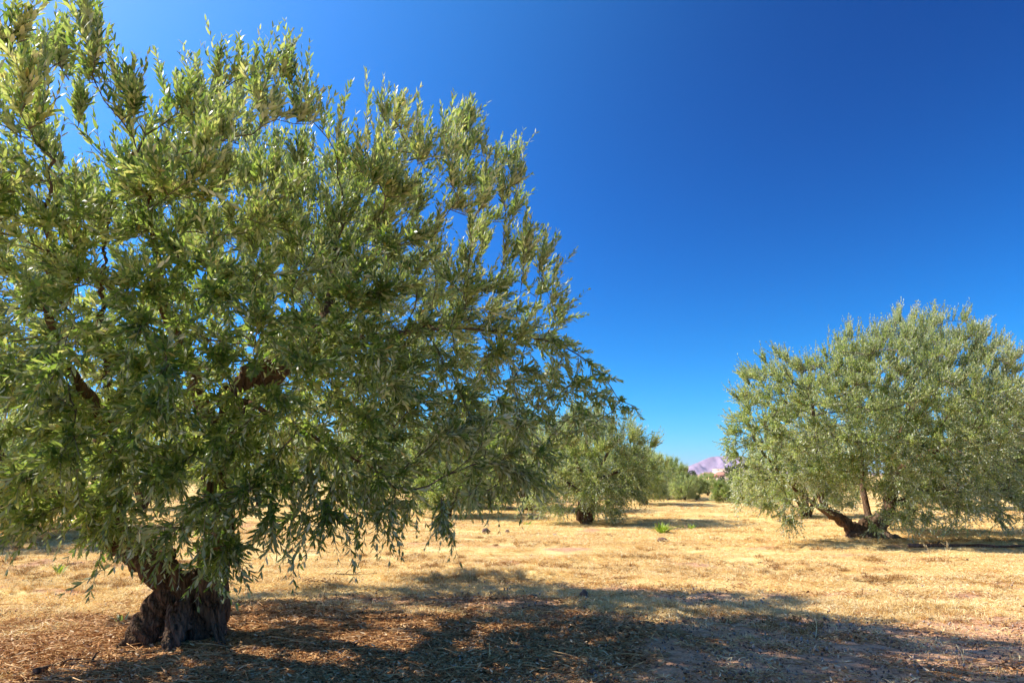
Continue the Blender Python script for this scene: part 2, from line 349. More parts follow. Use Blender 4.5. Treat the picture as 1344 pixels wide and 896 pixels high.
def leaf_arrays(p0, d0, L, bend, K, leaf_len, rng, spread=(22, 54), ratio=.24):
    """leaf pairs along shoots: positions, directions, normals, lengths"""
    S = len(p0); s = (np.arange(K)+.6)/K; s = s[None, :, None]
    pos = p0[:, None] + L[:, None, None]*(s*d0[:, None] + .5*s*s*bend[:, None]); t = unit(d0[:, None] + s*bend[:, None])
    ref = unit(rng.normal(size=(S, 1, 3))); u = unit(np.cross(t, ref)); v = np.cross(t, u)
    phi = rng.uniform(0, 6.28, (S, 1)) + np.arange(K)[None, :]*np.pi/2 + rng.normal(0, .35, (S, K))
    r = np.cos(phi)[..., None]*u + np.sin(phi)[..., None]*v
    out = []
    for sg in (1, -1):
        a = np.radians(rng.uniform(*spread, (S, K)))[..., None]; a = a*(1-.45*s)
        d = np.cos(a)*t + np.sin(a)*r*sg; nn = np.sin(a)*t - np.cos(a)*r*sg
        d2 = unit(d + rng.normal(0, .14, d.shape)); nn = unit(nn + rng.normal(0, .3, d.shape)); nn = unit(nn - (nn*d2).sum(-1, keepdims=True)*d2)
        ll = leaf_len*rng.uniform(.65, 1.2, (S, K))*(1-.35*s[..., 0]**3)
        out.append((pos, d2, nn, ll))
    p, d, nn, ll = [np.concatenate([o[q].reshape(-1, *o[q].shape[2:]) for o in out]) for q in range(4)]
    return p, d, nn, ll, ll*ratio*rng.uniform(.8, 1.25, ll.shape)

def grow(limbs, blobs, n_attr, step, kill, rng, infl=1.6, shell=.42, holes=(), gap=.29):
    """space colonization from the given limb polylines into the crown volume"""
    pos = []; par = []; limb_of = []
    for li, (pts, r0, r1) in enumerate(limbs):
        q = spline(pts, step)
        if pos:
            k = int(np.argmin(np.linalg.norm(np.array(pos)-q[0], axis=1)))
        else: k = -1
        for j in range(len(q)):
            pos.append(q[j]); par.append(k); limb_of.append((li, j/(len(q)-1))); k = len(pos)-1
    nl = len(pos)
    C = np.array([b[0] for b in blobs]); R = np.array([b[1] for b in blobs])
    A = []
    pr = R**2.5/np.sum(R**2.5)
    while len(A) < n_attr:
        k = rng.choice(len(R), 4000, p=pr); x = C[k] + unit(rng.normal(size=(4000, 3)))*(R[k]*rng.uniform(0, 1, 4000)**(1/3))[:, None]
        dist = R[None]-np.linalg.norm(x[:, None]-C[None], axis=2); dep = dist.max(1)
        kp = rng.uniform(size=4000) < (.06+.94*np.exp(-dep/shell))
        kp &= (noise(x[:, 0]*2.8+x[:, 2]*1.1, x[:, 2]*2.8-x[:, 1]*2.3, 77) > gap) & (x[:, 2] > .25)
        for hc, hr in holes: kp &= np.linalg.norm(x-hc, axis=1) > hr
        A.extend(x[kp])
    A = np.array(A[:n_attr]); alive = np.ones(n_attr, bool)
    pos = np.array(pos); par = list(par)
    D = np.full(n_attr, 1e9); I = np.zeros(n_attr, int)
    def upd(np_, off):
        for a0 in range(0, len(np_), 600):
            dd = np.linalg.norm(A[:, None]-np_[None, a0:a0+600], axis=2); j = dd.argmin(1); m_ = dd[np.arange(n_attr), j]
            b_ = m_ < D; D[b_] = m_[b_]; I[b_] = j[b_]+off+a0
    upd(pos, 0); nch = np.zeros(200000, int)
    for it in range(140):
        alive &= D > kill
        far = infl if it < 60 else infl*2.5
        act = alive & (D < far)
        if not act.any():
            if alive.any() and it < 60: act = alive
            else: break
        ids, inv = np.unique(I[act], return_inverse=True)
        sm = np.zeros((len(ids), 3)); np.add.at(sm, inv, unit(A[act]-pos[I[act]]))
        ok = nch[ids] < 4
        if not ok.any(): break
        ids = ids[ok]; sm = sm[ok]
        pd = np.array([pos[k_]-pos[par[k_]] if par[k_] >= 0 else [0, 0, step] for k_ in ids])
        d = unit(unit(sm) + .35*unit(pd) + rng.normal(0, .22, sm.shape))
        new = pos[ids] + d*step; nch[ids] += 1; off = len(pos)
        pos = np.vstack([pos, new]); par.extend(ids.tolist()); upd(new, off)
    return pos, np.array(par), nl, limb_of, C, R

def make_tree(name, label, base, limbs, blobs, n_attr, n_shoots, leaf_len, K, seed, detail=0, group=None, step=.16, kill=.22,
              leafmat=None, trunk=None, droop=1.0, extra=(), holes=(), gap=.29, shoot_len=(.12, .36), tip_r=.0035, single=0, ratio=.275, category='tree', minbr=0.0, infl=1.6, voxel=.022, thin=.0):
    rng = np.random.default_rng(seed); leafmat = leafmat or M_LEAF
    base = np.array(base, float); root = thing(name, label, category, base, group)
    pos, par, nl, limb_of, C, R = grow(limbs, blobs, n_attr, step, kill, rng, infl=infl, holes=holes, gap=gap)
    n = len(pos); child = [[] for _ in range(n)]
    rr = np.zeros(n); e = 2.35
    for k in range(n-1, -1, -1):
        if rr[k] == 0: rr[k] = tip_r**e
        if par[k] >= 0: rr[par[k]] += rr[k]; child[par[k]].append(k)
    rad = rr**(1/e)
    # limbs: thick hand-placed ones
    for k in range(nl):
        li, s = limb_of[k]; rad[k] = max(rad[k]*.6, limbs[li][2]+(limbs[li][1]-limbs[li][2])*(1-s)**1.6)
    k0 = 0
    tr = MB()
    for li, (pts, r0, r1) in enumerate(limbs):
        q = spline(pts, step); m_ = len(q); idx = np.arange(k0, k0+m_); k0 += m_
        if r0 < .03: 
            V, Fc = tube(q-base, rad[idx], 5); tr.add(V, Fc); continue
        q = spline(q, .05) if detail else q
        wob = np.stack([noise(np.arange(len(q))*.35, np.full(len(q), li*3.+a), 51+a)-.5 for a in range(3)], 1)*(.05 if detail else .06)
        wob *= np.minimum(1, np.arange(len(q))/6.)[:, None]
        rq = np.interp(np.linspace(0, 1, len(q)), np.linspace(0, 1, m_), rad[idx])*(1+.25*(noise(np.arange(len(q))*.5, np.full(len(q), li*7.), 8)-.5))
        V, Fc = tube(q-base+wob, rq, 14 if detail else 7, lump=.09, rng=rng)
        if voxel and trunk is not None and li in trunk.get('merge', ()):
            trunk['meshes'].append((V, Fc)); continue
        link('limb', make_mesh('limb', V, Fc, [M_BARK], smooth=True), root)
    # grown branches as paths
    started = np.zeros(n, bool)
    for k in range(nl, n):
        if par[k] >= nl and max(child[par[k]], key=lambda c_: rad[c_]) == k: continue
        path = [par[k], k]; c_ = k
        while child[c_]:
            c_ = max(child[c_], key=lambda q_: rad[q_]); path.append(c_)
        pr_ = rad[path].copy(); pr_[0] = min(pr_[0], pr_[1]*1.15)
        if pr_[1] < minbr: continue
        V, Fc = tube(pos[path]-base, pr_, 7 if pr_[1] > .02 else (5 if pr_[1] > .009 else 3), cap=False); tr.add(V, Fc)
    # shoots
    cand = np.arange(nl, n); wgt = np.where(rad[cand] < .012, 1.0, .12)
    tips = np.array([len(child[k]) == 0 for k in cand]); wgt = wgt*np.where(tips, 4.0, 1)
    pk = rng.choice(cand, n_shoots, p=wgt/wgt.sum())
    p0 = pos[pk] + rng.uniform(0, 1, (n_shoots, 1))*(pos[par[pk]]-pos[pk])
    bd = unit(pos[pk]-pos[par[pk]]); cc = np.average(C, axis=0, weights=R**3); ext = np.ptp(C[:, 2])+2*np.mean(R)
    hz = np.clip((p0[:, 2]-cc[2])/(ext*.4), -1, 1)[:, None]
    outw = unit((p0-cc)*np.array([1, 1, .6]))
    d0 = unit(.65*bd + .6*outw + np.array([0, 0, 1.])*(.35+np.where(hz > 0, 2.0, .5)*np.maximum(hz, -.9)*droop) + rng.normal(0, 1, (n_shoots, 3))*np.where(hz > .2, .36, .6))
    Ls = rng.uniform(*shoot_len, n_shoots)
    grav = np.where(hz > -.1, .25, -.32*droop)
    bend = np.array([0, 0, 1.])*grav + rng.normal(0, .28, (n_shoots, 3))
    for (ep, ed, el, eb) in extra:
        p0 = np.vstack([p0, ep]); d0 = np.vstack([d0, unit(np.array(ed, float))]); Ls = np.append(Ls, el); bend = np.vstack([bend, eb])
    if thin == 0:
        S = len(p0); s = np.linspace(0, 1, 4 if detail else 3); m3 = len(s)
        cen = p0[:, None] + Ls[:, None, None]*(s[None, :, None]*d0[:, None] + .5*(s*s)[None, :, None]*bend[:, None])
        t = unit(d0[:, None]+s[None, :, None]*bend[:, None]); u = unit(np.cross(t, np.array([.31, .2, .93]))); v = np.cross(t, u)
        ang = np.array([0, 2.09, 4.19]); rs = (.0026 if detail else .004)*(1-.6*s)
        V = cen[:, :, None] + rs[None, :, None, None]*(np.cos(ang)[None, None, :, None]*u[:, :, None]+np.sin(ang)[None, None, :, None]*v[:, :, None])
        V = V.reshape(-1, 3)-base; fl = []
        for a in range(m3-1):
            for b_ in range(3):
                q0, q1, q2, q3 = a*3+b_, a*3+(b_+1) % 3, (a+1)*3+(b_+1) % 3, (a+1)*3+b_; fl += [[q0, q2, q1], [q0, q3, q2]]
        Fc = (np.arange(S)[:, None, None]*(m3*3)+np.array(fl)[None]).reshape(-1, 3)
        tw = make_mesh('twigs', V, Fc, [M_TWIG], smooth=True); link('twig_growth', tw, root, kind='stuff')
    link('branch_growth', tr.mesh('branches', [M_BRANCH], True), root, kind='stuff')
    p, d, nn, ll, ww = leaf_arrays(p0, d0, Ls, bend, K, leaf_len, rng, ratio=ratio)
    keep = p[:, 2] > .06; p, d, nn, ll, ww = p[keep], d[keep], nn[keep], ll[keep], ww[keep]
    tone = np.clip(.42 + .5*(noise(p[:, 0]*1.1, p[:, 2]*1.1+p[:, 1], 61)-.5) + rng.normal(0, .27, len(p)), 0, .93); tone[rng.uniform(size=len(p)) < .012] = 1
    rest = np.ones(len(p), bool)
    if single:
        # the leaves that show largest (nearest to the viewpoint, not behind another) become parts of their own
        q = p+d*ll[:, None]*.5-np.array([0, 0, CAMZ]); dep = q[:, 1]*math.cos(PITCH)+q[:, 2]*math.sin(PITCH)
        up = -q[:, 1]*math.sin(PITCH)+q[:, 2]*math.cos(PITCH)
        sx = 672+F*q[:, 0]/dep; sy = 448-F*up/dep
        inf = (dep > .3) & (sx > 5) & (sx < 1339) & (sy > 5) & (sy < 890)
        vd = unit(q); pl = ll/dep*np.linalg.norm(np.cross(d, vd), axis=1)*(.25+np.abs((nn*vd).sum(1)))
        cell = (np.floor(sx/10)*1000+np.floor(sy/10)).astype(int); o_ = np.argsort(dep); o_ = o_[inf[o_]]
        _, first = np.unique(cell[o_], return_index=True); front = o_[first]
        sel = front[np.argsort(-pl[front])][:single]; rest[sel] = False
        vm = []
        for t_ in (.1, .25, .4, .55, .7, .85):
            a_, b_, c_ = leaf_geo(np.zeros((1, 3)), np.array([[1., 0, 0]]), np.array([[0, 0, 1.]]), np.ones(1), np.ones(1)*.24, np.array([t_]), 1, rng)
            vm.append((t_, make_mesh('leaf', a_, b_, [leafmat], c_)))
        for k in sel:
            me = min(vm, key=lambda z_: abs(z_[0]-tone[k]))[1]; sd_ = np.cross(d[k], nn[k]); ws = ww[k]/.24
            M4 = np.eye(4); M4[:3, 0] = d[k]*ll[k]; M4[:3, 1] = -sd_*ws; M4[:3, 2] = nn[k]*ws; M4[:3, 3] = p[k]-base
            o = link('leaf', me, root); o.matrix_local = Matrix(M4.tolist())
    fb = MB(); nearm = (p[:, 1] < 5.4) & rest if detail else np.zeros(len(p), bool)
    for mk, dt_ in ((nearm, 1), (rest & ~nearm, 0)):
        if mk.any(): fb.add(*leaf_geo(p[mk]-base, d[mk], nn[mk], ll[mk], ww[mk], tone[mk], dt_, rng))
    link('foliage', fb.mesh('foliage', [leafmat]), root, kind='stuff')
    # trunk
    if trunk is not None:
        parts = list(trunk['meshes'])
        for pts, radii, sides in trunk['tubes']:
            q = spline(pts, .06); rq = np.interp(np.linspace(0, 1, len(q)), np.linspace(0, 1, len(radii)), radii)
            parts.append(tube(q-base, rq, sides, lump=.05, rng=rng))
        mb = MB()
        for V, Fc in parts: mb.add(V, Fc)
        me = mb.mesh('trunk_raw', []); ob = bpy.data.objects.new('trunk_raw', me); COL.objects.link(ob)
        md = ob.modifiers.new('r', 'REMESH'); md.mode = 'VOXEL'; md.voxel_size = voxel
        ms = ob.modifiers.new('s', 'SMOOTH'); ms.iterations = 3
        dg = bpy.context.evaluated_depsgraph_get(); ev = ob.evaluated_get(dg); m2 = bpy.data.meshes.new_from_object(ev)
        bpy.data.objects.remove(ob)
        co = np.zeros(len(m2.vertices)*3, np.float32); m2.vertices.foreach_get('co', co); co = co.reshape(-1, 3)
        no = np.zeros(len(m2.vertices)*3, np.float32); m2.vertices.foreach_get('normal', no); no = no.reshape(-1, 3)
        a = np.arctan2(co[:, 1], co[:, 0]) + co[:, 2]*1.1 + 1.2*noise(co[:, 0]*2.2+5, co[:, 2]*2.4+3, 19); sc_ = trunk.get('flute', 1.0)
        f = np.abs(noise(a*2.6+co[:, 0]*4+co[:, 2]*.7+20, co[:, 2]*1.1+co[:, 1]*5+9, 3)-.5)*2
        g = np.abs(noise(a*7+co[:, 0]*13+20, co[:, 2]*2.6+co[:, 1]*13, 4)-.5)*2
        h_ = noise(co[:, 0]*26+co[:, 1]*17, co[:, 2]*13, 5)-.5
        co = co + no*((-.085*(1-f)**3 + -.05*(1-g)**3 + .03 + .022*h_ + .035*(noise(co[:, 0]*5+3, co[:, 2]*4.5+co[:, 1]*4, 23)-.5))*sc_)[:, None]
        m2.vertices.foreach_set('co', co.astype(np.float32).ravel()); m2.materials.clear(); m2.materials.append(M_BARK)
        m2.polygons.foreach_set('use_smooth', np.ones(len(m2.polygons), bool)); m2.update(); m2.name = 'trunk'
        link('trunk', m2, root)
    return root

def B(px, py, depth, rpx): return (P(px, py, depth), rpx*depth/F)

# ---------------------------------------------------------------- 1. the big olive tree in the left foreground
zb = float(height(TRUNK[0], TRUNK[1])); TB = np.array([TRUNK[0], TRUNK[1]+.12, zb])
cL = P(215, 745, 5.55); cR = P(282, 740, 5.6)
limbs = [
    ([P(225, 735, 5.6), P(190, 725, 5.55), P(155, 700, 5.5), P(135, 640, 5.4), P(140, 520, 5.2), P(135, 380, 5.1), P(150, 250, 5.0)], .13, .012),
    ([P(280, 740, 5.6), P(288, 680, 5.65), P(283, 600, 5.6), P(300, 520, 5.5), P(350, 480, 5.6), P(420, 455, 5.9), P(510, 440, 6.4), P(600, 420, 6.9)], .13, .015),
    ([P(330, 500, 5.6), P(400, 460, 5.8), P(432, 400, 6.0), P(440, 330, 6.2), P(470, 250, 6.3)], .085, .012),
    ([P(286, 600, 5.6), P(250, 480, 5.4), P(215, 400, 5.1), P(200, 300, 4.7), P(180, 200, 4.4)], .08, .012),
    ([P(150, 690, 5.5), P(70, 640, 5.4), P(-20, 590, 5.3), P(-110, 500, 5.4)], .08, .02),
    ([P(290, 560, 5.6), P(340, 520, 6.4), P(400, 460, 7.4), P(440, 400, 8.3)], .09, .03),
    ([P(140, 560, 5.3), P(80, 460, 4.7), P(60, 330, 4.3), P(70, 210, 4.1)], .055, .01),
    ([P(510, 440, 6.4), P(590, 430, 6.7), P(680, 440, 6.9), P(740, 455, 7.0), P(790, 490, 7.0), P(812, 525, 7.0), P(835, 534, 7.0)], .028, .004),
    ([P(300, 520, 5.5), P(390, 560, 5.3), P(470, 600, 5.4), P(520, 640, 5.5)], .03, .006),
]
blobs = [
    B(70, 180, 4.1, 150), B(130, 110, 4.2, 75), B(0, 270, 4.1, 150), B(-70, 300, 4.6, 90), B(-80, 480, 4.9, 90), B(140, 680, 5.0, 30), B(100, 655, 4.9, 35), B(35, 100, 4.0, 50),
    B(240, 250, 4.6, 130), B(330, 165, 4.9, 85), B(250, 130, 4.8, 40), B(430, 240, 5.4, 120), B(480, 165, 5.5, 45), B(560, 270, 5.9, 110), B(610, 190, 6.1, 42), B(660, 250, 6.3, 42), B(640, 330, 6.4, 75), B(700, 355, 6.6, 42),
    B(500, 400, 6.2, 130), B(620, 440, 6.6, 85), B(700, 480, 6.9, 62), B(400, 380, 5.4, 120),
    B(330, 600, 4.9, 60), B(370, 640, 4.9, 50), B(470, 600, 5.4, 60), B(500, 650, 5.4, 45), B(440, 670, 5.2, 35), B(560, 640, 5.7, 50), B(350, 680, 4.9, 30), B(40, 640, 4.4, 60), B(110, 620, 4.5, 60),
    B(250, 240, 5.0, 70), B(330, 260, 5.2, 80), B(40, 230, 3.8, 100), B(-70, 260, 3.9, 100), B(150, 560, 4.5, 80), B(20, 600, 4.5, 70),
    B(400, 165, 5.2, 65), B(520, 205, 5.7, 55), B(380, 110, 5.1, 30), B(100, 20, 3.9, 35), B(700, 410, 6.7, 45), B(270, 330, 4.7, 90),
    B(90, 60, 3.9, 45), B(130, 30, 3.9, 35), B(20, 110, 3.9, 55), B(300, 110, 4.8, 45), B(350, 120, 4.9, 45), B(670, 215, 6.3, 28), B(470, 140, 5.5, 40),
    B(560, 600, 5.9, 75), B(620, 600, 5.9, 60), B(690, 590, 6.3, 50), B(730, 560, 6.6, 40), B(480, 640, 5.5, 55), B(540, 660, 5.7, 38), B(620, 655, 6.0, 30), B(160, 640, 4.6, 60), B(240, 640, 4.6, 60), B(310, 640, 4.8, 50), B(60, 650, 4.6, 45), B(0, 660, 4.5, 45), B(220, 690, 4.7, 32), B(280, 690, 4.8, 30),
    B(560, 540, 6.1, 100), B(660, 560, 6.5, 75), B(640, 620, 6.3, 45), B(430, 540, 5.4, 120), B(520, 630, 5.9, 60), B(420, 640, 5.2, 60), B(350, 640, 4.9, 60),
    B(250, 480, 4.6, 150), B(100, 480, 4.4, 150), B(-30, 520, 4.5, 140), B(60, 600, 4.8, 75), B(190, 590, 4.7, 85), B(300, 570, 4.7, 90), B(-60, 620, 4.9, 70), B(200, 660, 4.75, 45), B(300, 660, 5.1, 35),
    B(300, 250, 6.3, 130), B(450, 300, 7.6, 100), B(520, 420, 8.4, 90), B(330, 400, 8.2, 120), B(150, 350, 7.4, 130), B(20, 400, 7.0, 120), B(400, 520, 8.6, 90), B(570, 520, 8.3, 70), B(200, 500, 8.0, 100), B(430, 560, 9.2, 70),
]
ex = []
rx = np.random.default_rng(5)
def droopers(pxs, out):
    for (px, py, dp, L, vx) in pxs:
        p_ = P(px, py, dp)
        out.append((p_, (vx+rx.normal(0, .15), rx.normal(0, .2), -.75), L, np.array([rx.normal(0, .3), rx.normal(0, .3), -.5])))
droopers([(480, 640, 5.3, .55, .1), (500, 655, 5.4, .4, .3), (470, 660, 5.3, .45, -.2), (395, 660, 4.9, .5, .1), (380, 690, 4.8, .35, .3), (410, 680, 4.9, .35, -.3), (360, 680, 4.8, .3, -.1),
          (600, 640, 5.6, .45, .2), (590, 650, 5.6, .35, -.3), (680, 620, 6.3, .4, .2), (700, 625, 6.4, .35, .0), (540, 650, 5.7, .4, .0), (450, 665, 5.0, .4, .2), (520, 655, 5.5, .45, -.1),
          (230, 670, 4.9, .4, .1), (215, 690, 4.9, .35, .1), (260, 700, 4.95, .4, -.1), (300, 680, 5.0, .4, .2), (180, 660, 4.8, .35, -.2), (245, 660, 4.8, .45, .2), (200, 650, 4.7, .35, 0), (310, 700, 5.1, .3, 0),
          (20, 640, 4.7, .4, 0), (60, 650, 4.8, .35, .1), (100, 650, 4.9, .35, -.1), (0, 660, 4.6, .4, .2), (130, 690, 5.0, .25, 0), (740, 520, 6.8, .3, .4), (720, 540, 6.8, .3, .3), (660, 610, 6.2, .35, 0)], ex)
for k in range(46):      # shoots along the drooping arching branch on the right
    s = k/45.0; q = spline(limbs[7][0], .05); a = q[int((.35+.65*s)*(len(q)-1))]
    ex.append((a, (rx.normal(.15, .5), rx.normal(0, .5), rx.normal(.25-.3*s, .4)), rx.uniform(.12, .26)*(1-.45*s), np.array([.2, 0, -.5])))
for k in range(34):      # sprays hanging in front of the trunk and its left limb
    px = rx.uniform(120, 325); p_ = P(px, rx.uniform(640, 730), rx.uniform(4.75, 5.1)); ex.append((p_, (rx.normal(0, .4), rx.normal(-.2, .3), -.5), rx.uniform(.22, .42), np.array([rx.normal(0, .4), rx.normal(0, .3), -.4])))
def spire(out, a, b_, seg=.2):
    a = np.array(a); b_ = np.array(b_); L = np.linalg.norm(b_-a); k_ = max(1, int(round(L/seg))); d = (b_-a)/k_
    for q in range(k_):
        for w_ in range(1 if q == k_-1 else 2): out.append((a+d*q+rx.normal(0, .012, 3), unit(d)+rx.normal(0, .10, 3), np.linalg.norm(d)*1.15, rx.normal(0, .1, 3)))
for x0, y0, x1, y1, dp in [(100, 40, 88, -15, 3.9), (125, 45, 132, -12, 3.9), (40, 95, 28, 8, 3.9), (20, 120, 2, 42, 3.9), (60, 90, 55, 30, 3.9), (170, 150, 178, 85, 4.2), (225, 145, 207, 66, 4.7), (245, 135, 262, 72, 4.8), (305, 120, 316, 64, 4.9), (345, 115, 352, 62, 4.9), (360, 110, 386, 58, 5.0),
        (405, 130, 402, 78, 5.2), (440, 160, 452, 112, 5.3), (480, 155, 484, 98, 5.5), (500, 170, 520, 122, 5.5), (555, 190, 549, 128, 5.9), (580, 200, 584, 142, 5.9), (600, 195, 594, 128, 6.0), (615, 205, 620, 128, 6.1), (660, 240, 655, 188, 6.3), (675, 250, 682, 184, 6.3), (690, 330, 712, 300, 6.5), (712, 355, 752, 328, 6.6),
        (715, 385, 742, 362, 6.6), (690, 300, 690, 262, 6.4), (530, 185, 532, 140, 5.7), (280, 130, 285, 84, 4.8)]:
    spire(ex, P(x0, y0+30, dp), P(x1, y1, dp))
base_tubes = {'meshes': [], 'merge': (0, 1), 'tubes': [
    ([TB+[0, 0, -.25], TB+[.0, .0, .0], TB+[.0, 0, .2], TB+[.01, .02, .38], TB+[.02, .05, .50]], [.27, .21, .165, .145, .09], 20),
    ([TB+[-.10, -.05, .0], TB+[-.12, -.03, .38], P(205, 745, 5.5), P(168, 712, 5.5)], [.135, .12, .115, .105], 14),
    ([TB+[.14, -.05, .0], TB+[.15, -.05, .38], P(283, 745, 5.58), P(288, 690, 5.62)], [.135, .115, .105, .095], 14),
    ([TB+[-.18, -.1, .35], TB+[-.30, -.22, .05], TB+[-.46, -.48, -.08]], [.10, .085, .04], 9),
    ([TB+[.2, -.12, .3], TB+[.34, -.22, .02], TB+[.5, -.36, -.1]], [.10, .08, .04], 9),
    ([TB+[.0, -.2, .3], TB+[.02, -.36, .0], TB+[.05, -.5, -.12]], [.09, .07, .04], 9),
    ([P(160, 715, 5.5), P(142, 690, 5.4), P(122, 672, 5.35)], [.10, .085, .075], 9)]}
make_tree('olive_tree', 'large gnarled olive tree filling the left foreground, with a thick forked trunk', TB, limbs, blobs, 6300, 13800, .082, 9, 3,
          detail=1, trunk=base_tubes, extra=ex, single=300, step=.15, kill=.22, gap=.31,  group='olive trees of the grove', voxel=.015)

# ---------------------------------------------------------------- 2. the olive tree at the right
b2 = G(1128, 706); b2[2] = float(height(b2[0], b2[1])); D2 = b2[1]
limbs2 = [
    ([b2, P(1120, 695, D2), P(1105, 680, D2), P(1085, 672, D2-.1), P(1078, 640, D2-.1), P(1070, 560, D2-.3), P(1060, 500, D2-.3)], .11, .03),
    ([b2+[.25, 0, 0], P(1150, 688, D2), P(1168, 665, D2), P(1172, 610, D2), P(1190, 540, D2), P(1210, 470, D2)], .13, .03),
    ([P(1145, 690, D2), P(1135, 660, D2+.3), P(1130, 600, D2+.6), P(1120, 520, D2+1)], .08, .03),
    ([P(1172, 620, D2), P(1230, 590, D2-.3), P(1290, 560, D2-.3), P(1350, 545, D2)], .09, .03),
    ([P(1085, 672, D2), P(1040, 640, D2-.2), P(1005, 600, D2-.2)], .06, .02),
    ([P(1180, 660, D2), P(1240, 640, D2+.6), P(1300, 640, D2+1), P(1350, 650, D2+1)], .07, .02),
]
blobs2 = [B(1060, 560, 13.6, 88), B(1012, 545, 13.8, 60), B(1020, 505, 13.9, 45), B(995, 590, 13.8, 40), B(985, 540, 14, 20), B(1010, 610, 13.8, 45), B(1000, 490, 14, 18), B(1040, 505, 14, 30), B(1100, 495, 13.6, 40), B(1110, 455, 13.8, 22), B(1160, 500, 13.4, 75), B(1190, 440, 14, 30), B(1235, 455, 13.8, 46),
          B(1290, 490, 13.6, 45), B(1275, 435, 14, 16), B(1240, 540, 13, 80), B(1310, 570, 13.6, 62), B(1375, 570, 14, 48), B(1150, 580, 13, 58), B(1058, 625, 13.2, 42), B(1220, 620, 13, 60), B(1300, 630, 13.4, 48), B(1370, 620, 13.8, 50), B(1320, 505, 14.4, 24),
          B(1100, 560, 16, 70), B(1200, 500, 16.3, 80), B(1270, 550, 16, 62), B(1160, 600, 16, 60), B(1420, 600, 15, 42), B(1040, 640, 13.4, 40),  B(1000, 635, 13.6, 32), B(1045, 665, 13.2, 20), B(1200, 665, 12.8, 30), B(1260, 650, 13, 34), B(1320, 660, 13.2, 30), B(1300, 450, 14, 18), B(1330, 470, 14.2, 20)]
ex2 = []
for k in range(60):
    p_ = b2 + np.array([rx.uniform(.95, 2.1), rx.uniform(-.9, .4), rx.uniform(0, .35)]); ex2.append((p_, (rx.normal(.1, .5), rx.normal(0, .5), .7), rx.uniform(.3, .55), np.array([rx.normal(0, .4), rx.normal(0, .4), -.3])))
for (px, py) in [(1060, 665), (1200, 680), (1215, 690), (1290, 670), (1310, 680), (1320, 690), (1270, 670), (1050, 660)]:
    ex2.append((P(px, py-18, D2-.6), (rx.normal(0, .3), rx.normal(0, .3), -.6), .5, np.array([rx.normal(0, .3), 0, -.5])))
for x0, y0, x1, y1 in [(1000, 510, 984, 478), (1020, 500, 1012, 468), (1050, 490, 1052, 462), (1090, 470, 1085, 430), (1110, 460, 1113, 426), (1150, 465, 1158, 432), (1185, 450, 1181, 410), (1212, 440, 1210, 406), (1235, 435, 1243, 403), (1245, 435, 1276, 408),
        (1270, 445, 1302, 414), (1290, 460, 1322, 446), (1310, 490, 1340, 470), (1230, 430, 1228, 404), (1320, 520, 1342, 492), (975, 560, 958, 538), (985, 530, 970, 505), (1070, 480, 1068, 452), (1130, 470, 1133, 448), (1200, 445, 1196, 418)]:
    spire(ex2, P(x0, y0+8, 13.9), P(x1, y1, 13.9), .28)
tub2 = {'meshes': [], 'merge': (), 'flute': 1.0, 'tubes': [([b2+[.05, 0, -.3], b2+[.08, 0, .0], b2+[.12, 0, .28]], [.5, .36, .22], 14),
        ([b2+[.15, 0, .1], P(1150, 690, D2), P(1166, 670, D2), P(1172, 640, D2)], [.20, .16, .14, .12], 10),
        ([b2+[-.05, 0, .1], P(1118, 692, D2), P(1102, 679, D2), P(1086, 671, D2-.1)], [.20, .14, .115, .10], 10),
        ([b2+[.3, -.1, .1], b2+[.7, -.35, -.02], b2+[1.0, -.6, -.1]], [.16, .12, .05], 8), ([b2+[-.1, -.1, .15], b2+[-.4, -.3, -.05]], [.14, .08], 8)]}
make_tree('olive_tree', 'broad sunlit olive tree standing alone at the right with a split leaning trunk', b2, limbs2, blobs2, 5600, 19000, .068, 8, 7,
          detail=0, trunk=tub2, extra=ex2, holes=((P(1125, 692, 13.0), .38), (P(1150, 680, 13.2), .38)), leafmat=M_LEAF_PALE, step=.18, kill=.22, gap=.17, group='olive trees of the grove', shoot_len=(.16, .38), ratio=.34, tip_r=.005, voxel=.035)

# ---------------------------------------------------------------- 3. the middle tree
b3 = G(768, 685); b3[2] = float(height(b3[0], b3[1])); D3 = b3[1]
limbs3 = [([b3+[-.05, 0, 0], P(762, 665, D3), P(768, 640, D3), P(755, 600, D3), P(745, 575, D3)], .10, .03),
          ([b3+[.12, 0, 0], P(775, 660, D3), P(783, 625, D3), P(800, 590, D3), P(815, 575, D3)], .10, .03),
          ([P(765, 650, D3), P(735, 625, D3+.4), P(715, 600, D3+.6)], .08, .02), ([P(783, 630, D3), P(820, 615, D3), P(845, 600, D3+.3)], .06, .02)]
blobs3 = [B(765, 585, D3-.5, 42), B(725, 610, D3-.5, 40), B(800, 595, D3-.4, 42), B(835, 605, D3, 28), B(770, 560, D3, 26), B(700, 630, D3-.3, 26), B(790, 640, D3-1.0, 26), B(738, 655, D3-.6, 20), B(805, 655, D3-.5, 20), B(712, 645, D3, 22), B(820, 640, D3-.4, 24), B(750, 640, D3-.7, 26),
          B(760, 600, D3+1.3, 50), B(820, 600, D3+1.2, 34), B(715, 600, D3+1, 36)]
tub3 = {'meshes': [], 'merge': (), 'flute': .4, 'tubes': [([b3+[0, 0, -.2], b3, b3+[.02, 0, .2]], [.22, .14, .09], 12), ([b3+[-.1, 0, .1], P(762, 668, D3), P(766, 645, D3)], [.15, .11, .09], 9), ([b3+[.12, 0, .1], P(775, 664, D3), P(780, 640, D3)], [.15, .11, .09], 9)]}
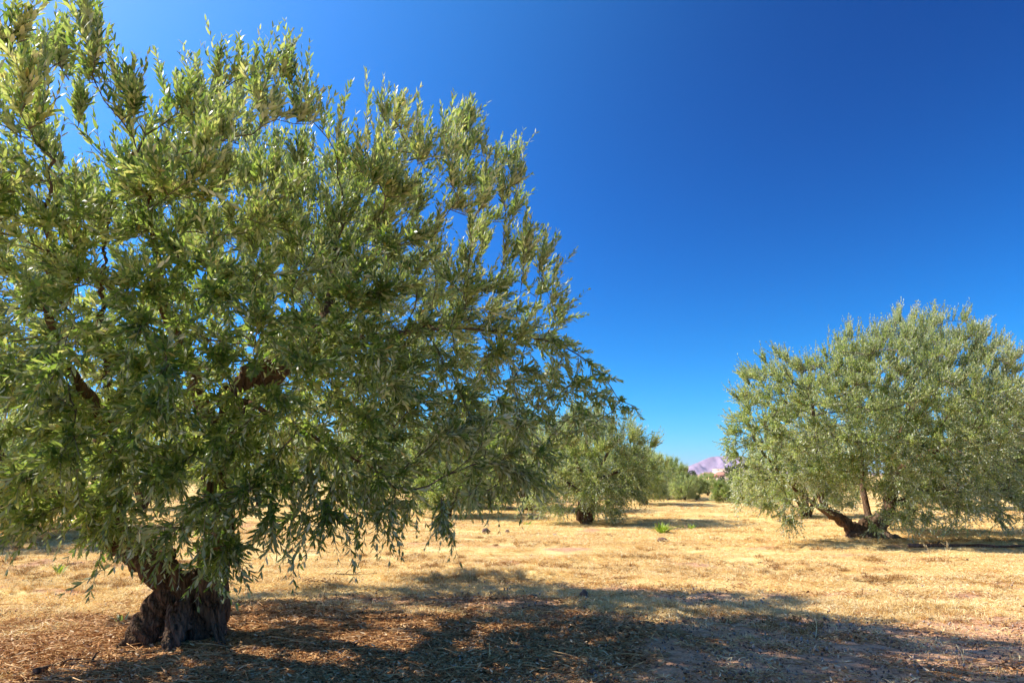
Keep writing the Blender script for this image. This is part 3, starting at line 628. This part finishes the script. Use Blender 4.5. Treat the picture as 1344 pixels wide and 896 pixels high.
make_tree('olive_tree', 'round olive tree with twin dark stems in the centre of the field', b3, limbs3, blobs3, 1100, 5200, .09, 8, 11,
          trunk=tub3, leafmat=M_LEAF_PALE, step=.22, kill=.3, group='olive trees of the grove', shoot_len=(.25, .55), ratio=.30, tip_r=.006, voxel=.04, droop=1.2)

# ---------------------------------------------------------------- 4. far trees and shrubs (prototypes, then copies)
def proto(seed, name, label, H, Rr, mtl, n_attr, n_sh, leaf, K, low=.2, category='tree', loc=(0, 0, 0), trunk_r=.2, wide=1.0):
    r_ = np.random.default_rng(seed); z0 = low*H
    lm = []; o_ = np.zeros(3)
    for k in range(4):
        a = k*1.57+r_.uniform(-.4, .4); e_ = np.array([math.cos(a)*Rr*.5, math.sin(a)*Rr*.5, H*.62])
        lm.append(([o_+[.04*math.cos(a), .04*math.sin(a), .02], np.array([e_[0]*.25, e_[1]*.25, z0*.7+.05]), e_*[.7, .7, .7], e_], trunk_r*.5, .03))
    bl = [(np.array([0, 0, H*.62]), Rr*.62)]
    for k in range(11):
        a = r_.uniform(0, 6.28); q = r_.uniform(.35, .72)*Rr; zz = r_.uniform(low+.08, .82)*H
        bl.append((np.array([math.cos(a)*q*wide, math.sin(a)*q*wide, zz]), Rr*r_.uniform(.28, .45)))
    tb = {'meshes': [], 'merge': (), 'flute': .4, 'tubes': [([[0, 0, -.25], [0, 0, .0], [.03, 0, z0*.5], [.05, .02, z0]], [trunk_r*1.3, trunk_r*.85, trunk_r*.65, trunk_r*.5], 10)]} if trunk_r > .1 else None
    root = make_tree(name, label, (0, 0, 0), lm, bl, n_attr, n_sh, leaf, K, seed, trunk=tb, leafmat=mtl, step=.25, kill=.33, group='olive trees of the grove' if category == 'tree' else None,
              shoot_len=(.25, .55), ratio=.32, tip_r=.006, voxel=.05, category=category, infl=3.0, droop=1.1, thin=1)
    return root
protoA = proto(101, 'olive_tree', 'x', 3.3, 2.2, M_LEAF_PALE, 950, 5000, .10, 7)
protoB = proto(102, 'olive_tree', 'x', 3.0, 2.0, M_LEAF, 850, 4600, .10, 7)
protoS = proto(103, 'olive_shrub', 'x', 2.0, 1.35, M_LEAF, 500, 3400, .10, 7, low=.12, category='shrub', trunk_r=.05)
protoD = proto(104, 'dark_tree', 'x', 4.2, 3.0, M_LEAF_DARK, 600, 3200, .15, 6, low=.45, trunk_r=.22)
used = set()
def place(pr_, px, dist, s, label, rz, sz=None, cat=None, group=None, x=None):
    o = pr_ if pr_.name not in used else copy_tree(pr_)
    used.add(pr_.name)
    xx = (px-672)/F*dist*(1/math.cos(PITCH))*.982 if x is None else x
    o.location = (xx, dist, float(height(xx, dist))); o.scale = (s, s, sz or s); o.rotation_euler = (0, 0, rz); o['label'] = label
    if cat: o['category'] = cat
    if group: o['group'] = group
    return o
GT = 'olive trees of the grove'
place(protoB, 618, 27.5, 1.2, 'olive tree with a short stout trunk glimpsed under the hanging foreground branches', .4)
place(protoA, 0, 13.5, 1.0, 'olive tree just outside the left edge, behind the large foreground tree', 1.0, x=-11.3)
place(protoA, 60, 17, 1.05, 'yellow-green olive tree seen low through the left edge of the big tree', 2.2)
place(protoB, 200, 27, 1.1, 'olive tree seen under the big tree directly behind its left limb', 3.1)
place(protoA, 350, 30, 1.1, 'olive tree seen under the big tree right of its trunk', 4.1)
place(protoB, 280, 40, 1.2, 'farther olive tree framed by the fork of the big trunk', 1.1)
place(protoA, 500, 29, 1.1, 'olive tree half hidden behind the hanging twigs left of the stout trunk', 5.2)
place(protoB, 560, 42, 1.2, 'farther olive tree just left of the stout trunk', 2.2)
place(protoB, 692, 25, 1.05, 'olive tree filling the gap just left of the round middle tree', 2.7)
place(protoA, 842, 31, .72, 'olive tree tucked directly behind the right flank of the round middle tree', 1.9)
place(protoB, 872, 37, .58, 'small dark-stemmed olive tree at the end of the middle row', .9)
place(protoA, 893, 34.5, .36, 'dense low olive tree right of the small dark-stemmed one', 3.6)
place(protoB, 908, 37, .38, 'low dark green olive tree before the pale houses', 4.4)
place(protoA, 923, 43, .40, 'pale grey-green tree rising above the dark far row', 5.5)
place(protoS, 943, 33, .46, 'leafy green shrub leaning out of the right-hand row below the red roof', .3)
place(protoS, 963, 36, .52, 'yellowish shrub behind the leaning green one', 2.0)
place(protoS, 986, 28, .46, 'dark low shrub on a short stem beside the edge of the right tree', 4.0)
place(protoA, 1048, 21.5, .8, 'smaller olive tree behind the left side of the broad right tree', 2.9)
place(protoB, 1225, 27, .95, 'olive tree seen through the crown above the split trunk at the right', 3.9)
place(protoB, 1335, 21, 1.15, 'shaded olive tree behind the right side of the broad right tree', .2)
place(protoD, 958, 120, .62, 'dark flat-topped tree on the skyline under the mountain', .6, cat='tree', group='dark trees on the skyline')
place(protoD, 903, 150, .46, 'small dark tree on the skyline left of the mountain', 2.6, cat='tree', group='dark trees on the skyline')
place(protoD, 889, 95, .45, 'bushy dark tree on the skyline behind the end of the middle row', 4.6, cat='tree', group='dark trees on the skyline')
place(protoA, 652, 35, 1.0, 'olive tree between the stout trunk and the middle tree, deeper in the grove', 4.9)
place(protoB, 742, 40, 1.1, 'olive tree directly behind the round middle tree, far down the grove', .7)
place(protoB, 590, 22, .8, 'small olive tree left of the stout trunk, behind the hanging sprays', 5.9)
place(protoA, 862, 39, .66, 'olive tree between the middle tree and the small dark-stemmed one', 3.3)
place(protoS, 800, 44, 1.2, 'shrub filling the far end of the grove behind the middle tree', 1.1)

# ---------------------------------------------------------------- houses on the slope
def simple(name, col, rough=.85, ns=12.0, var=.2):
    m, n, out = mat(name); tc = N(n, 'ShaderNodeTexCoord'); nn = N(n, 'ShaderNodeTexNoise', Scale=ns, Detail=6.0); n.links.new(tc.outputs['Object'], nn.inputs['Vector'])
    r = ramp(n, [(.3, tuple(c_*(1-var) for c_ in col)), (.7, tuple(min(1, c_*(1+var)) for c_ in col))], nn.outputs[0])
    b = N(n, 'ShaderNodeBsdfPrincipled', Roughness=rough); n.links.new(r.outputs[0], b.inputs['Base Color']); n.links.new(b.outputs[0], out.inputs[0]); return m
M_WALL = simple('pale_render', (.62, .50, .40)); M_ROOF = simple('red_tiles', (.42, .20, .12)); M_GLASS = simple('dark_window', (.05, .05, .06), .2)
M_STONE = simple('field_stone', (.36, .27, .20), .9, 14); M_CLOD = simple('earth_clod', (.17, .10, .065), .95, 20, .35); M_PEB = simple('pale_pebble', (.62, .58, .52), .8, 30)
def box(x0, x1, y0, y1, z0, z1):
    V = np.array([[x, y, z] for z in (z0, z1) for y in (y0, y1) for x in (x0, x1)], float)
    Q = [[0, 2, 3, 1], [4, 5, 7, 6], [0, 1, 5, 4], [2, 6, 7, 3], [0, 4, 6, 2], [1, 3, 7, 5]]
    return V, np.array([t_ for q in Q for t_ in ([q[0], q[1], q[2]], [q[0], q[2], q[3]])])
def bx(name, dims, mtl, parent):
    V, Fc = box(*dims); return link(name, make_mesh(name, V, Fc, [mtl]), parent)
def house(px, dist, W, Hh, Dp, label, roofh, wins, z0=0):
    x = (px-672)/F*dist; t_ = thing('farm_house', label, 'house', (x, dist, z0), 'houses on the slope')
    bx('wall', (-W/2, W/2, 0, Dp, -1, Hh), M_WALL, t_)
    e_ = .4
    if roofh > 0:
        V = np.array([[-W/2-e_, -e_, Hh+.01], [W/2+e_, -e_, Hh+.01], [W/2+e_, Dp+e_, Hh+.01], [-W/2-e_, Dp+e_, Hh+.01], [-W/2+W*.18, Dp/2, Hh+roofh], [W/2-W*.18, Dp/2, Hh+roofh]])
        Fc = np.array([[0, 1, 5], [0, 5, 4], [1, 2, 5], [2, 3, 4], [2, 4, 5], [3, 0, 4], [0, 2, 1], [0, 3, 2]])
        link('roof', make_mesh('roof', V, Fc, [M_ROOF]), t_)
    else: bx('parapet', (-W/2-.15, W/2+.15, -.15, Dp+.15, Hh+.01, Hh+.35), M_WALL, t_)
    for k in range(wins):
        xc = -W/2+W*(k+.5)/wins; bx('window', (xc-.5, xc+.5, -.06, .05, Hh*.42, Hh*.42+1.1), M_GLASS, t_)
house(949, 150, 4.2, 1.8, 4.5, 'low house with a red tiled roof left of the dark flat-topped tree', .9, 2, -.9)
house(953, 260, 9.0, 3.2, 7, 'long pale house above the red roofed one', 0, 3, -.2)
house(929, 330, 7.0, 2.4, 6, 'pale orange house farther left on the skyline', .9, 3, -1.0)
house(976, 300, 8.0, 3.0, 7, 'pale house right of the dark flat-topped tree', 0, 3, -.2)

# ---------------------------------------------------------------- stones, clods, weeds
def rock(name, px, py, r, mtl, label, cat, seed, squash=.7, group=None):
    p_ = G(px, py); rg = np.random.default_rng(seed)
    import bmesh
    bm = bmesh.new(); bmesh.ops.create_icosphere(bm, subdivisions=3, radius=1)
    co = np.array([v.co[:] for v in bm.verts]); k = 1+.5*(noise(co[:, 0]*1.6+seed*3, co[:, 1]*1.6+co[:, 2]*1.3, seed)-.5)+.3*(noise(co[:, 0]*4+seed, co[:, 2]*4+co[:, 1]*3, seed+1)-.5)
    for v, c_, kk in zip(bm.verts, co, k): v.co = Vector(c_*kk*r*np.array([1, .8, squash]))
    me = bpy.data.meshes.new(name); bm.to_mesh(me); bm.free(); me.materials.append(mtl)
    me.polygons.foreach_set('use_smooth', np.ones(len(me.polygons), bool))
    o = link(name, me, loc=(p_[0], p_[1], float(height(p_[0], p_[1]))+r*squash*.45), label=label, category=cat)
    o.rotation_euler = (0, 0, rg.uniform(0, 6))
    if group: o['group'] = group
rock('stone', 638, 698, .10, M_CLOD, 'dark round stone on the sunlit straw below the stout trunk', 'stone', 1, .9, 'stones in the field')
rock('stone', 666, 698, .06, M_CLOD, 'small dark stone to the right of the round one', 'stone', 2, .8, 'stones in the field')
rock('stone', 728, 699, .06, M_STONE, 'brown stone in front of the middle tree', 'stone', 3, .7, 'stones in the field')
rock('stone', 869, 707, .10, M_CLOD, 'flat dark stone just below the bright green weed', 'stone', 4, .5, 'stones in the field')
rock('stone', 697, 866, .018, M_PEB, 'tiny white pebble on the shaded earth near the bottom edge', 'stone', 5, .7, 'stones in the field')
rock('clod', 766, 781, .05, M_CLOD, 'upright brown clod at the far edge of the large shadow', 'clod of earth', 6, 1.2, 'clods in the shadow')
rock('clod', 700, 786, .05, M_CLOD, 'flat dark clod left of the upright brown one', 'clod of earth', 7, .5, 'clods in the shadow')
rock('clod', 780, 886, .035, M_CLOD, 'reddish clod near the bottom edge in the shadow', 'clod of earth', 8, .6, 'clods in the shadow')
rock('clod', 940, 705, .06, M_CLOD, 'dark clod on the straw right of the green weed', 'clod of earth', 9, .5, 'clods in the field')

def weed(name, px, py, n_l, L, spread, label, cat, mtl, seed, width=.022, rad0=.03, group=None):
    rg = np.random.default_rng(seed); p_ = G(px, py); t_ = thing(name, label, cat, (p_[0], p_[1], float(height(p_[0], p_[1]))), group)
    mb = MB(); meshes = []
    for k in range(n_l):
        a = rg.uniform(0, 6.28); tilt = rg.uniform(.1, 1)*spread; d = np.array([math.cos(a)*math.sin(tilt), math.sin(a)*math.sin(tilt), math.cos(tilt)])
        s = np.linspace(0, 1, 6); l_ = L*rg.uniform(.6, 1.1); c0 = np.array([math.cos(a), math.sin(a), 0])*rad0*rg.uniform(0, 1)
        cen = c0 + l_*(s[:, None]*d + (s**2)[:, None]*np.array([d[0], d[1], -.35])*.35*spread)
        sd_ = unit(np.cross(d, [0, 0, 1.])+1e-4); wd = width*np.array([.5, .9, 1, .85, .5, .05])*rg.uniform(.7, 1.2)
        nr = unit(np.cross(sd_, d)); V = np.concatenate([cen+sd_*wd[:, None]+nr*wd[:, None]*.4, cen, cen-sd_*wd[:, None]+nr*wd[:, None]*.4])
        Fc = [];
        for q in range(5):
            for u_ in (0, 6): Fc += [[u_+q, u_+6+q, u_+7+q], [u_+q, u_+7+q, u_+1+q]]
        me = make_mesh('leaf', V, np.array(Fc), [mtl], np.full(len(Fc), rg.uniform(0, 1))); link('leaf', me, t_)
    return t_
weed('green_weed', 868, 697, 46, .30, 1.0, 'bright yellow-green leafy weed in the shadow of the middle tree', 'plant', M_LEAF_FRESH, 1, .022, .12)
weed('green_weed', 905, 692, 14, .16, 1.1, 'faint green sprout right of the bright weed in the shadow strip', 'plant', M_LEAF_FRESH, 2, .02, .3)
weed('green_weed', 693, 686, 12, .14, 1.1, 'small yellow-green sprout beneath the hanging twig tips', 'plant', M_LEAF_FRESH, 3, .02, .12)
weed('green_weed', 78, 752, 9, .16, .8, 'small green sprout on the sunlit strip left of the trunk', 'plant', M_LEAF_FRESH, 4, .013, .04)
weed('green_weed', 160, 822, 14, .12, 1.0, 'little dark green sucker beside the left foot of the trunk', 'plant', M_LEAF, 5, .010, .05)
weed('green_weed', 30, 845, 8, .07, 1.2, 'low green seedling in the leaf litter at the lower left', 'plant', M_LEAF, 6, .010, .03)

# dry stalks: each is a plant of its own
def stalk(px, py, H, label, seed):
    rg = np.random.default_rng(seed); p_ = G(px, py); t_ = thing('dry_stalk', label, 'dry weed', (p_[0], p_[1], float(height(p_[0], p_[1]))), 'dry weed stalks')
    lean = np.array([rg.normal(0, .2), rg.normal(0, .2), 1]); q = spline([np.zeros(3), lean*H*.5+[.01, 0, 0], lean*H], .03)
    V, Fc = tube(q, np.linspace(.004, .002, len(q)), 5); link('stem', make_mesh('stem', V, Fc, [M_STRAW], np.full(len(Fc), .8), True), t_)
    for k in range(6):
        s = q[int(rg.uniform(.35, .95)*(len(q)-1))]; d = unit(np.array([rg.normal(), rg.normal(), .9])); V, Fc = tube(np.array([s, s+d*H*.18, s+d*H*.3+[0, 0, .01]]), [.0022, .0018, .001], 4)
        link('side_stem', make_mesh('side_stem', V, Fc, [M_STRAW], np.full(len(Fc), .7), True), t_)
for k, (px, py, h_, lb) in enumerate([(1240, 742, .34, 'tall dry stalk on the straw in front of the right tree'), (1220, 735, .22, 'shorter dry stalk left of the tall one by the right tree'), (421, 790, .16, 'pale dry stalk standing in the litter right of the trunk'),
        (640, 868, .12, 'short dry stalk in the dappled shade near the bottom edge'), (1070, 835, .16, 'thin dry stalk at the left of the lower right straw'), (95, 815, .12, 'crooked dry stalk in the litter left of the trunk'), (1265, 868, .14, 'dry stalk low in the bottom right corner')]):
    stalk(px, py, h_, lb, 30+k)
def stick(px, py, L, r, ang, label, seed):
    rg = np.random.default_rng(seed); p_ = G(px, py); p_[2] = float(height(p_[0], p_[1]))+r*.7
    d = np.array([math.cos(ang), math.sin(ang), 0]); sd_ = np.array([-d[1], d[0], 0]); pts = [d*(s-.5)*L + sd_*rg.normal(0, .05)*L + [0, 0, rg.uniform(0, .02)] for s in np.linspace(0, 1, 6)]
    t_ = thing('fallen_branch', label, 'fallen branch', p_, 'fallen branches')
    V, Fc = tube(spline(pts, .04), np.linspace(r, r*.4, len(spline(pts, .04))), 7, lump=.12, rng=rg); link('branch', make_mesh('branch', V, Fc, [M_BARK], None, True), t_)
    for k in range(3):
        s = np.array(pts[1+k]); e_ = s+d*L*.12+sd_*rg.choice([-1, 1])*L*.14+[0, 0, .04]; V, Fc = tube(np.array([s, (s+e_)/2+[0, 0, .02], e_]), [r*.45, r*.35, r*.2], 5); link('side_twig', make_mesh('side_twig', V, Fc, [M_BARK], None, True), t_)
stick(1290, 722, 2.6, .035, .05, 'long fallen branch lying in the shadow at the right edge', 1)
stick(460, 752, .7, .012, .2, 'thin pale stick at the far edge of the shadow right of the trunk', 3)
stick(130, 870, .8, .02, .9, 'grey root-like stick running from the foot of the trunk to the lower left', 4)

# ---------------------------------------------------------------- straw, tufts and litter (uncountable)
def patch_mesh(name, n_, R_, L, tilt, wd, mtl, seed, clump=False, curl=.25):
    rg = np.random.default_rng(seed)
    a = rg.uniform(0, 6.28, n_); rr_ = R_*np.sqrt(rg.uniform(0, 1, n_)); 
    if clump: rr_ = R_*rg.uniform(0, 1, n_)
    p_ = np.stack([np.cos(a)*rr_, np.sin(a)*rr_, rg.uniform(0, .012, n_)], 1)
    az = rg.uniform(0, 6.28, n_) if not clump else a+rg.normal(0, .8, n_)
    el = np.radians(rg.uniform(tilt[0], tilt[1], n_)); d = np.stack([np.cos(az)*np.cos(el), np.sin(az)*np.cos(el), np.sin(el)], 1)
    l_ = rg.uniform(L[0], L[1], n_)[:, None]; sd_ = unit(np.cross(d, unit(rg.normal(size=(n_, 3))+[0, 0, 2.5]))); w_ = wd*rg.uniform(.6, 1.3, n_)[:, None]
    mid = p_+d*l_*.55; tip = p_+d*l_+np.stack([np.cos(az), np.sin(az), -np.ones(n_)], 1)*l_*curl*np.sin(el)[:, None]
    V = np.stack([p_-sd_*w_, p_+sd_*w_, mid+sd_*w_*.8, mid-sd_*w_*.8, tip], 1).reshape(-1, 3)
    Fc = (np.arange(n_)[:, None, None]*5+np.array([[0, 1, 2], [0, 2, 3], [3, 2, 4]])[None]).reshape(-1, 3)
    return make_mesh(name, V, Fc, [mtl], np.repeat(np.clip(rg.normal(.55, .22, n_), .02, .98), 3))
def scatter(name, pts, scl, meshes, label=None):
    n_ = len(pts); me = bpy.data.meshes.new(name); me.vertices.add(n_); me.vertices.foreach_set('co', pts.astype(np.float32).ravel())
    a = me.attributes.new('scl', 'FLOAT', 'POINT'); a.data.foreach_set('value', scl.astype(np.float32))
    o = link(name, me, kind='stuff')
    ng = bpy.data.node_groups.new(name, 'GeometryNodeTree'); ng.interface.new_socket('Geometry', in_out='INPUT', socket_type='NodeSocketGeometry'); ng.interface.new_socket('Geometry', in_out='OUTPUT', socket_type='NodeSocketGeometry')
    gi = ng.nodes.new('NodeGroupInput'); go = ng.nodes.new('NodeGroupOutput'); jo = ng.nodes.new('GeometryNodeGeometryToInstance')
    for k, msh in enumerate(meshes):
        so_ = bpy.data.objects.new(name+'_source', msh)
        oi = ng.nodes.new('GeometryNodeObjectInfo'); oi.inputs['Object'].default_value = so_; oi.inputs['As Instance'].default_value = True
        ng.links.new(oi.outputs['Geometry'], jo.inputs[0])
    ip = ng.nodes.new('GeometryNodeInstanceOnPoints'); ip.inputs['Pick Instance'].default_value = True
    jg = ng.nodes.new('GeometryNodeJoinGeometry')
    for l_ in list(ng.links): 
        if l_.to_node == jo: s_ = l_.from_socket; ng.links.remove(l_); ng.links.new(s_, jg.inputs[0])
    ng.nodes.remove(jo)
    ri = ng.nodes.new('FunctionNodeRandomValue'); ri.data_type = 'INT'; ri.inputs['Min'].default_value = 0; ri.inputs['Max'].default_value = len(meshes)-1
    rv = ng.nodes.new('FunctionNodeRandomValue'); rv.data_type = 'FLOAT_VECTOR'; rv.inputs['Min'].default_value = (-.08, -.08, 0); rv.inputs['Max'].default_value = (.08, .08, 6.283)
    at = ng.nodes.new('GeometryNodeInputNamedAttribute'); at.data_type = 'FLOAT'; at.inputs['Name'].default_value = 'scl'
    ng.links.new(gi.outputs[0], ip.inputs['Points']); ng.links.new(jg.outputs[0], ip.inputs['Instance'])
    io = [s_ for s_ in ri.outputs if s_.type == 'INT'][0]; ng.links.new(io, ip.inputs['Instance Index'])
    vo = [s_ for s_ in rv.outputs if s_.type == 'VECTOR'][0]; ng.links.new(vo, ip.inputs['Rotation'])
    ao = [s_ for s_ in at.outputs if s_.enabled][0]; ng.links.new(ao, ip.inputs['Scale'])
    ng.links.new(ip.outputs[0], go.inputs[0])
    md = o.modifiers.new('scatter', 'NODES'); md.node_group = ng
    return o
rg = np.random.default_rng(77)
def field_pts(n_, y0, y1, keepf):
    """random points in the wedge the field of view covers, denser close by"""
    u = rg.uniform(0, 1, n_); y = y0*(y1/y0)**u; x = rg.uniform(-1, 1, n_)*(y*.86+1.2)
    k = rg.uniform(0, 1, n_) < keepf(x, y); x, y = x[k], y[k]
    return x, y
sm = [patch_mesh('straw', 190, .22, (.02, .065), (0, 35), .0019, M_STRAW, s) for s in (1, 2, 3)] + [patch_mesh('stubble', 120, .2, (.015, .04), (25, 85), .0016, M_STRAW, 4)]
x, y = field_pts(19000, 3.4, 16, lambda x, y: (1-.96*soil(x, y))*(1-.97*litter(x, y))*(.35+.9*noise(x*1.3, y*2.2, 91)))
x2, y2 = field_pts(12000, 14, 60, lambda x, y: (1-.8*soil(x, y))*(.3+noise(x*.9, y*1.5, 92)))
X_ = np.concatenate([x, x2]); Y_ = np.concatenate([y, y2]); sc_ = np.concatenate([rg.uniform(.7, 1.25, len(x)), rg.uniform(1.2, 1.9, len(x2))])
scatter('straw_cover', np.stack([X_, Y_, height(X_, Y_)], 1), sc_, sm)
tm = [patch_mesh('tuft', 46, .035, (.04, .12), (40, 88), .0018, M_STRAW, s, True, .5) for s in (11, 12, 13)]
clus = np.array([G(30, 772)[:2], G(90, 775)[:2], G(620, 752)[:2], G(680, 752)[:2], G(560, 757)[:2], G(1190, 790)[:2], G(1120, 790)[:2], G(1230, 800)[:2], G(470, 800)[:2], G(520, 812)[:2], 
                 G(800, 730)[:2], G(850, 725)[:2], G(770, 728)[:2], G(1000, 745)[:2], G(1100, 730)[:2], G(900, 745)[:2], G(860, 800)[:2], G(990, 800)[:2]])
ck = rg.integers(0, len(clus), 1500); tx = clus[ck, 0]+rg.normal(0, .38, 1500); ty = clus[ck, 1]+rg.normal(0, .16, 1500)
fx, fy = field_pts(3200, 3.5, 30, lambda x, y: (1-.85*soil(x, y))*sstep(.45, .8, noise(x*1.2, y*2.4, 95))*(1-.9*litter(x, y))*(.15+.85*sstep(5.0, 6.2, y)))
tx = np.concatenate([tx, fx]); ty = np.concatenate([ty, fy]); scatter('dry_grass', np.stack([tx, ty, height(tx, ty)-.004], 1), rg.uniform(.45, 1.15, len(tx)), tm)
M_BROWN = straw_material('brown_weed', [(0, (.10, .045, .02)), (.4, (.34, .17, .055)), (.8, (.58, .35, .12)), (1, (.72, .50, .22))])
bmh = [patch_mesh('brown_tuft', 60, .06, (.03, .10), (15, 80), .0026, M_BROWN, q, True, .5) for q in (21, 22, 23)]
hx, hy = field_pts(9000, 5.2, 32, lambda x, y: sstep(.60, .76, noise(x*.55+1.3*noise(x*.9, y, 3), y*2.1+.35*x, 97))*(1-.5*soil(x, y))*sstep(6.2, 7.4, y+.25*x))
scatter('brown_stubble', np.stack([hx, hy, height(hx, hy)-.003], 1), rg.uniform(.6, 1.3, len(hx)), bmh)
def litter_mesh(seed, n_=90, R_=.16):
    r_ = np.random.default_rng(seed); p_ = np.stack([r_.normal(0, R_*.6, n_), r_.normal(0, R_*.6, n_), r_.uniform(.002, .022, n_)], 1)
    a = r_.uniform(0, 6.28, n_); d = unit(np.stack([np.cos(a), np.sin(a), r_.normal(0, .3, n_)], 1)); nn = unit(r_.normal(0, .55, (n_, 3))+[0, 0, 1]); nn = unit(nn-(nn*d).sum(1, keepdims=True)*d)
    V, Fc, T = leaf_geo(p_, d, nn, r_.uniform(.015, .065, n_), r_.uniform(.004, .014, n_), np.clip(r_.normal(.5, .25, n_), 0, 1), 1, r_)
    mb = MB(); mb.add(V, Fc, T)
    for k in range(3):
        a = r_.uniform(0, 6.28); c_ = np.array([r_.normal(0, R_), r_.normal(0, R_), .012]); d_ = np.array([math.cos(a), math.sin(a), r_.normal(0, .1)])*r_.uniform(.04, .13)
        V2, F2 = tube(np.array([c_-d_, c_+[r_.normal(0, .01), r_.normal(0, .01), .008], c_+d_]), [.003, .0025, .0012], 4); mb.add(V2, F2, np.full(len(F2), r_.uniform(.1, 1)))
    return mb.mesh('litter', [M_LITTER])
lx = TRUNK[0]+.9+rg.normal(0, 1.9, 5200); ly = TRUNK[1]+rg.normal(0, 1.0, 5200); k = rg.uniform(size=5200) < .08+litter(lx, ly); lx, ly = lx[k], ly[k]
mx_, my_ = field_pts(1300, 3.5, 11, lambda x, y: .6+0*x); lx = np.concatenate([lx, mx_]); ly = np.concatenate([ly, my_])
scatter('leaf_litter', np.stack([lx, ly, height(lx, ly)], 1), rg.uniform(.7, 1.2, len(lx)), [litter_mesh(s) for s in (1, 2, 3)])
# crumbs of earth
def crumb_mesh(seed, n_=26, R_=.14):
    r_ = np.random.default_rng(seed); mb = MB(); o8 = np.array([[1, 0, 0], [0, 1, 0], [-1, 0, 0], [0, -1, 0], [0, 0, 1], [0, 0, -1]], float)
    f8 = np.array([[0, 1, 4], [1, 2, 4], [2, 3, 4], [3, 0, 4], [1, 0, 5], [2, 1, 5], [3, 2, 5], [0, 3, 5]])
    for k in range(n_):
        s_ = .003+.011*r_.uniform()**3; V = o8*r_.uniform(.6, 1.2, (6, 3))*s_; V = V+[r_.normal(0, R_), r_.normal(0, R_), s_*.4]; mb.add(V, f8, np.full(8, r_.uniform()))
    return mb.mesh('crumbs', [M_CLOD if seed % 2 else M_STONE])
cx, cy = field_pts(2600, 3.5, 12, lambda x, y: .15+.85*soil(x, y)); scatter('earth_crumbs', np.stack([cx, cy, height(cx, cy)], 1), rg.uniform(.6, 1.5, len(cx)), [crumb_mesh(s) for s in (1, 2, 3)])

# ---------------------------------------------------------------- air
hz_v, hz_f = box(-15500, 15500, -6500, 16500, -4.0, 235.0)
m, n, out = mat('air'); pv = N(n, 'ShaderNodeVolumePrincipled', Density=5.2e-5); pv.inputs['Color'].default_value = (.86, .88, .98, 1); pv.inputs['Anisotropy'].default_value = .2
n.links.new(pv.outputs[0], out.inputs['Volume'])
link('haze', make_mesh('haze', hz_v, hz_f, [m]), kind='stuff')
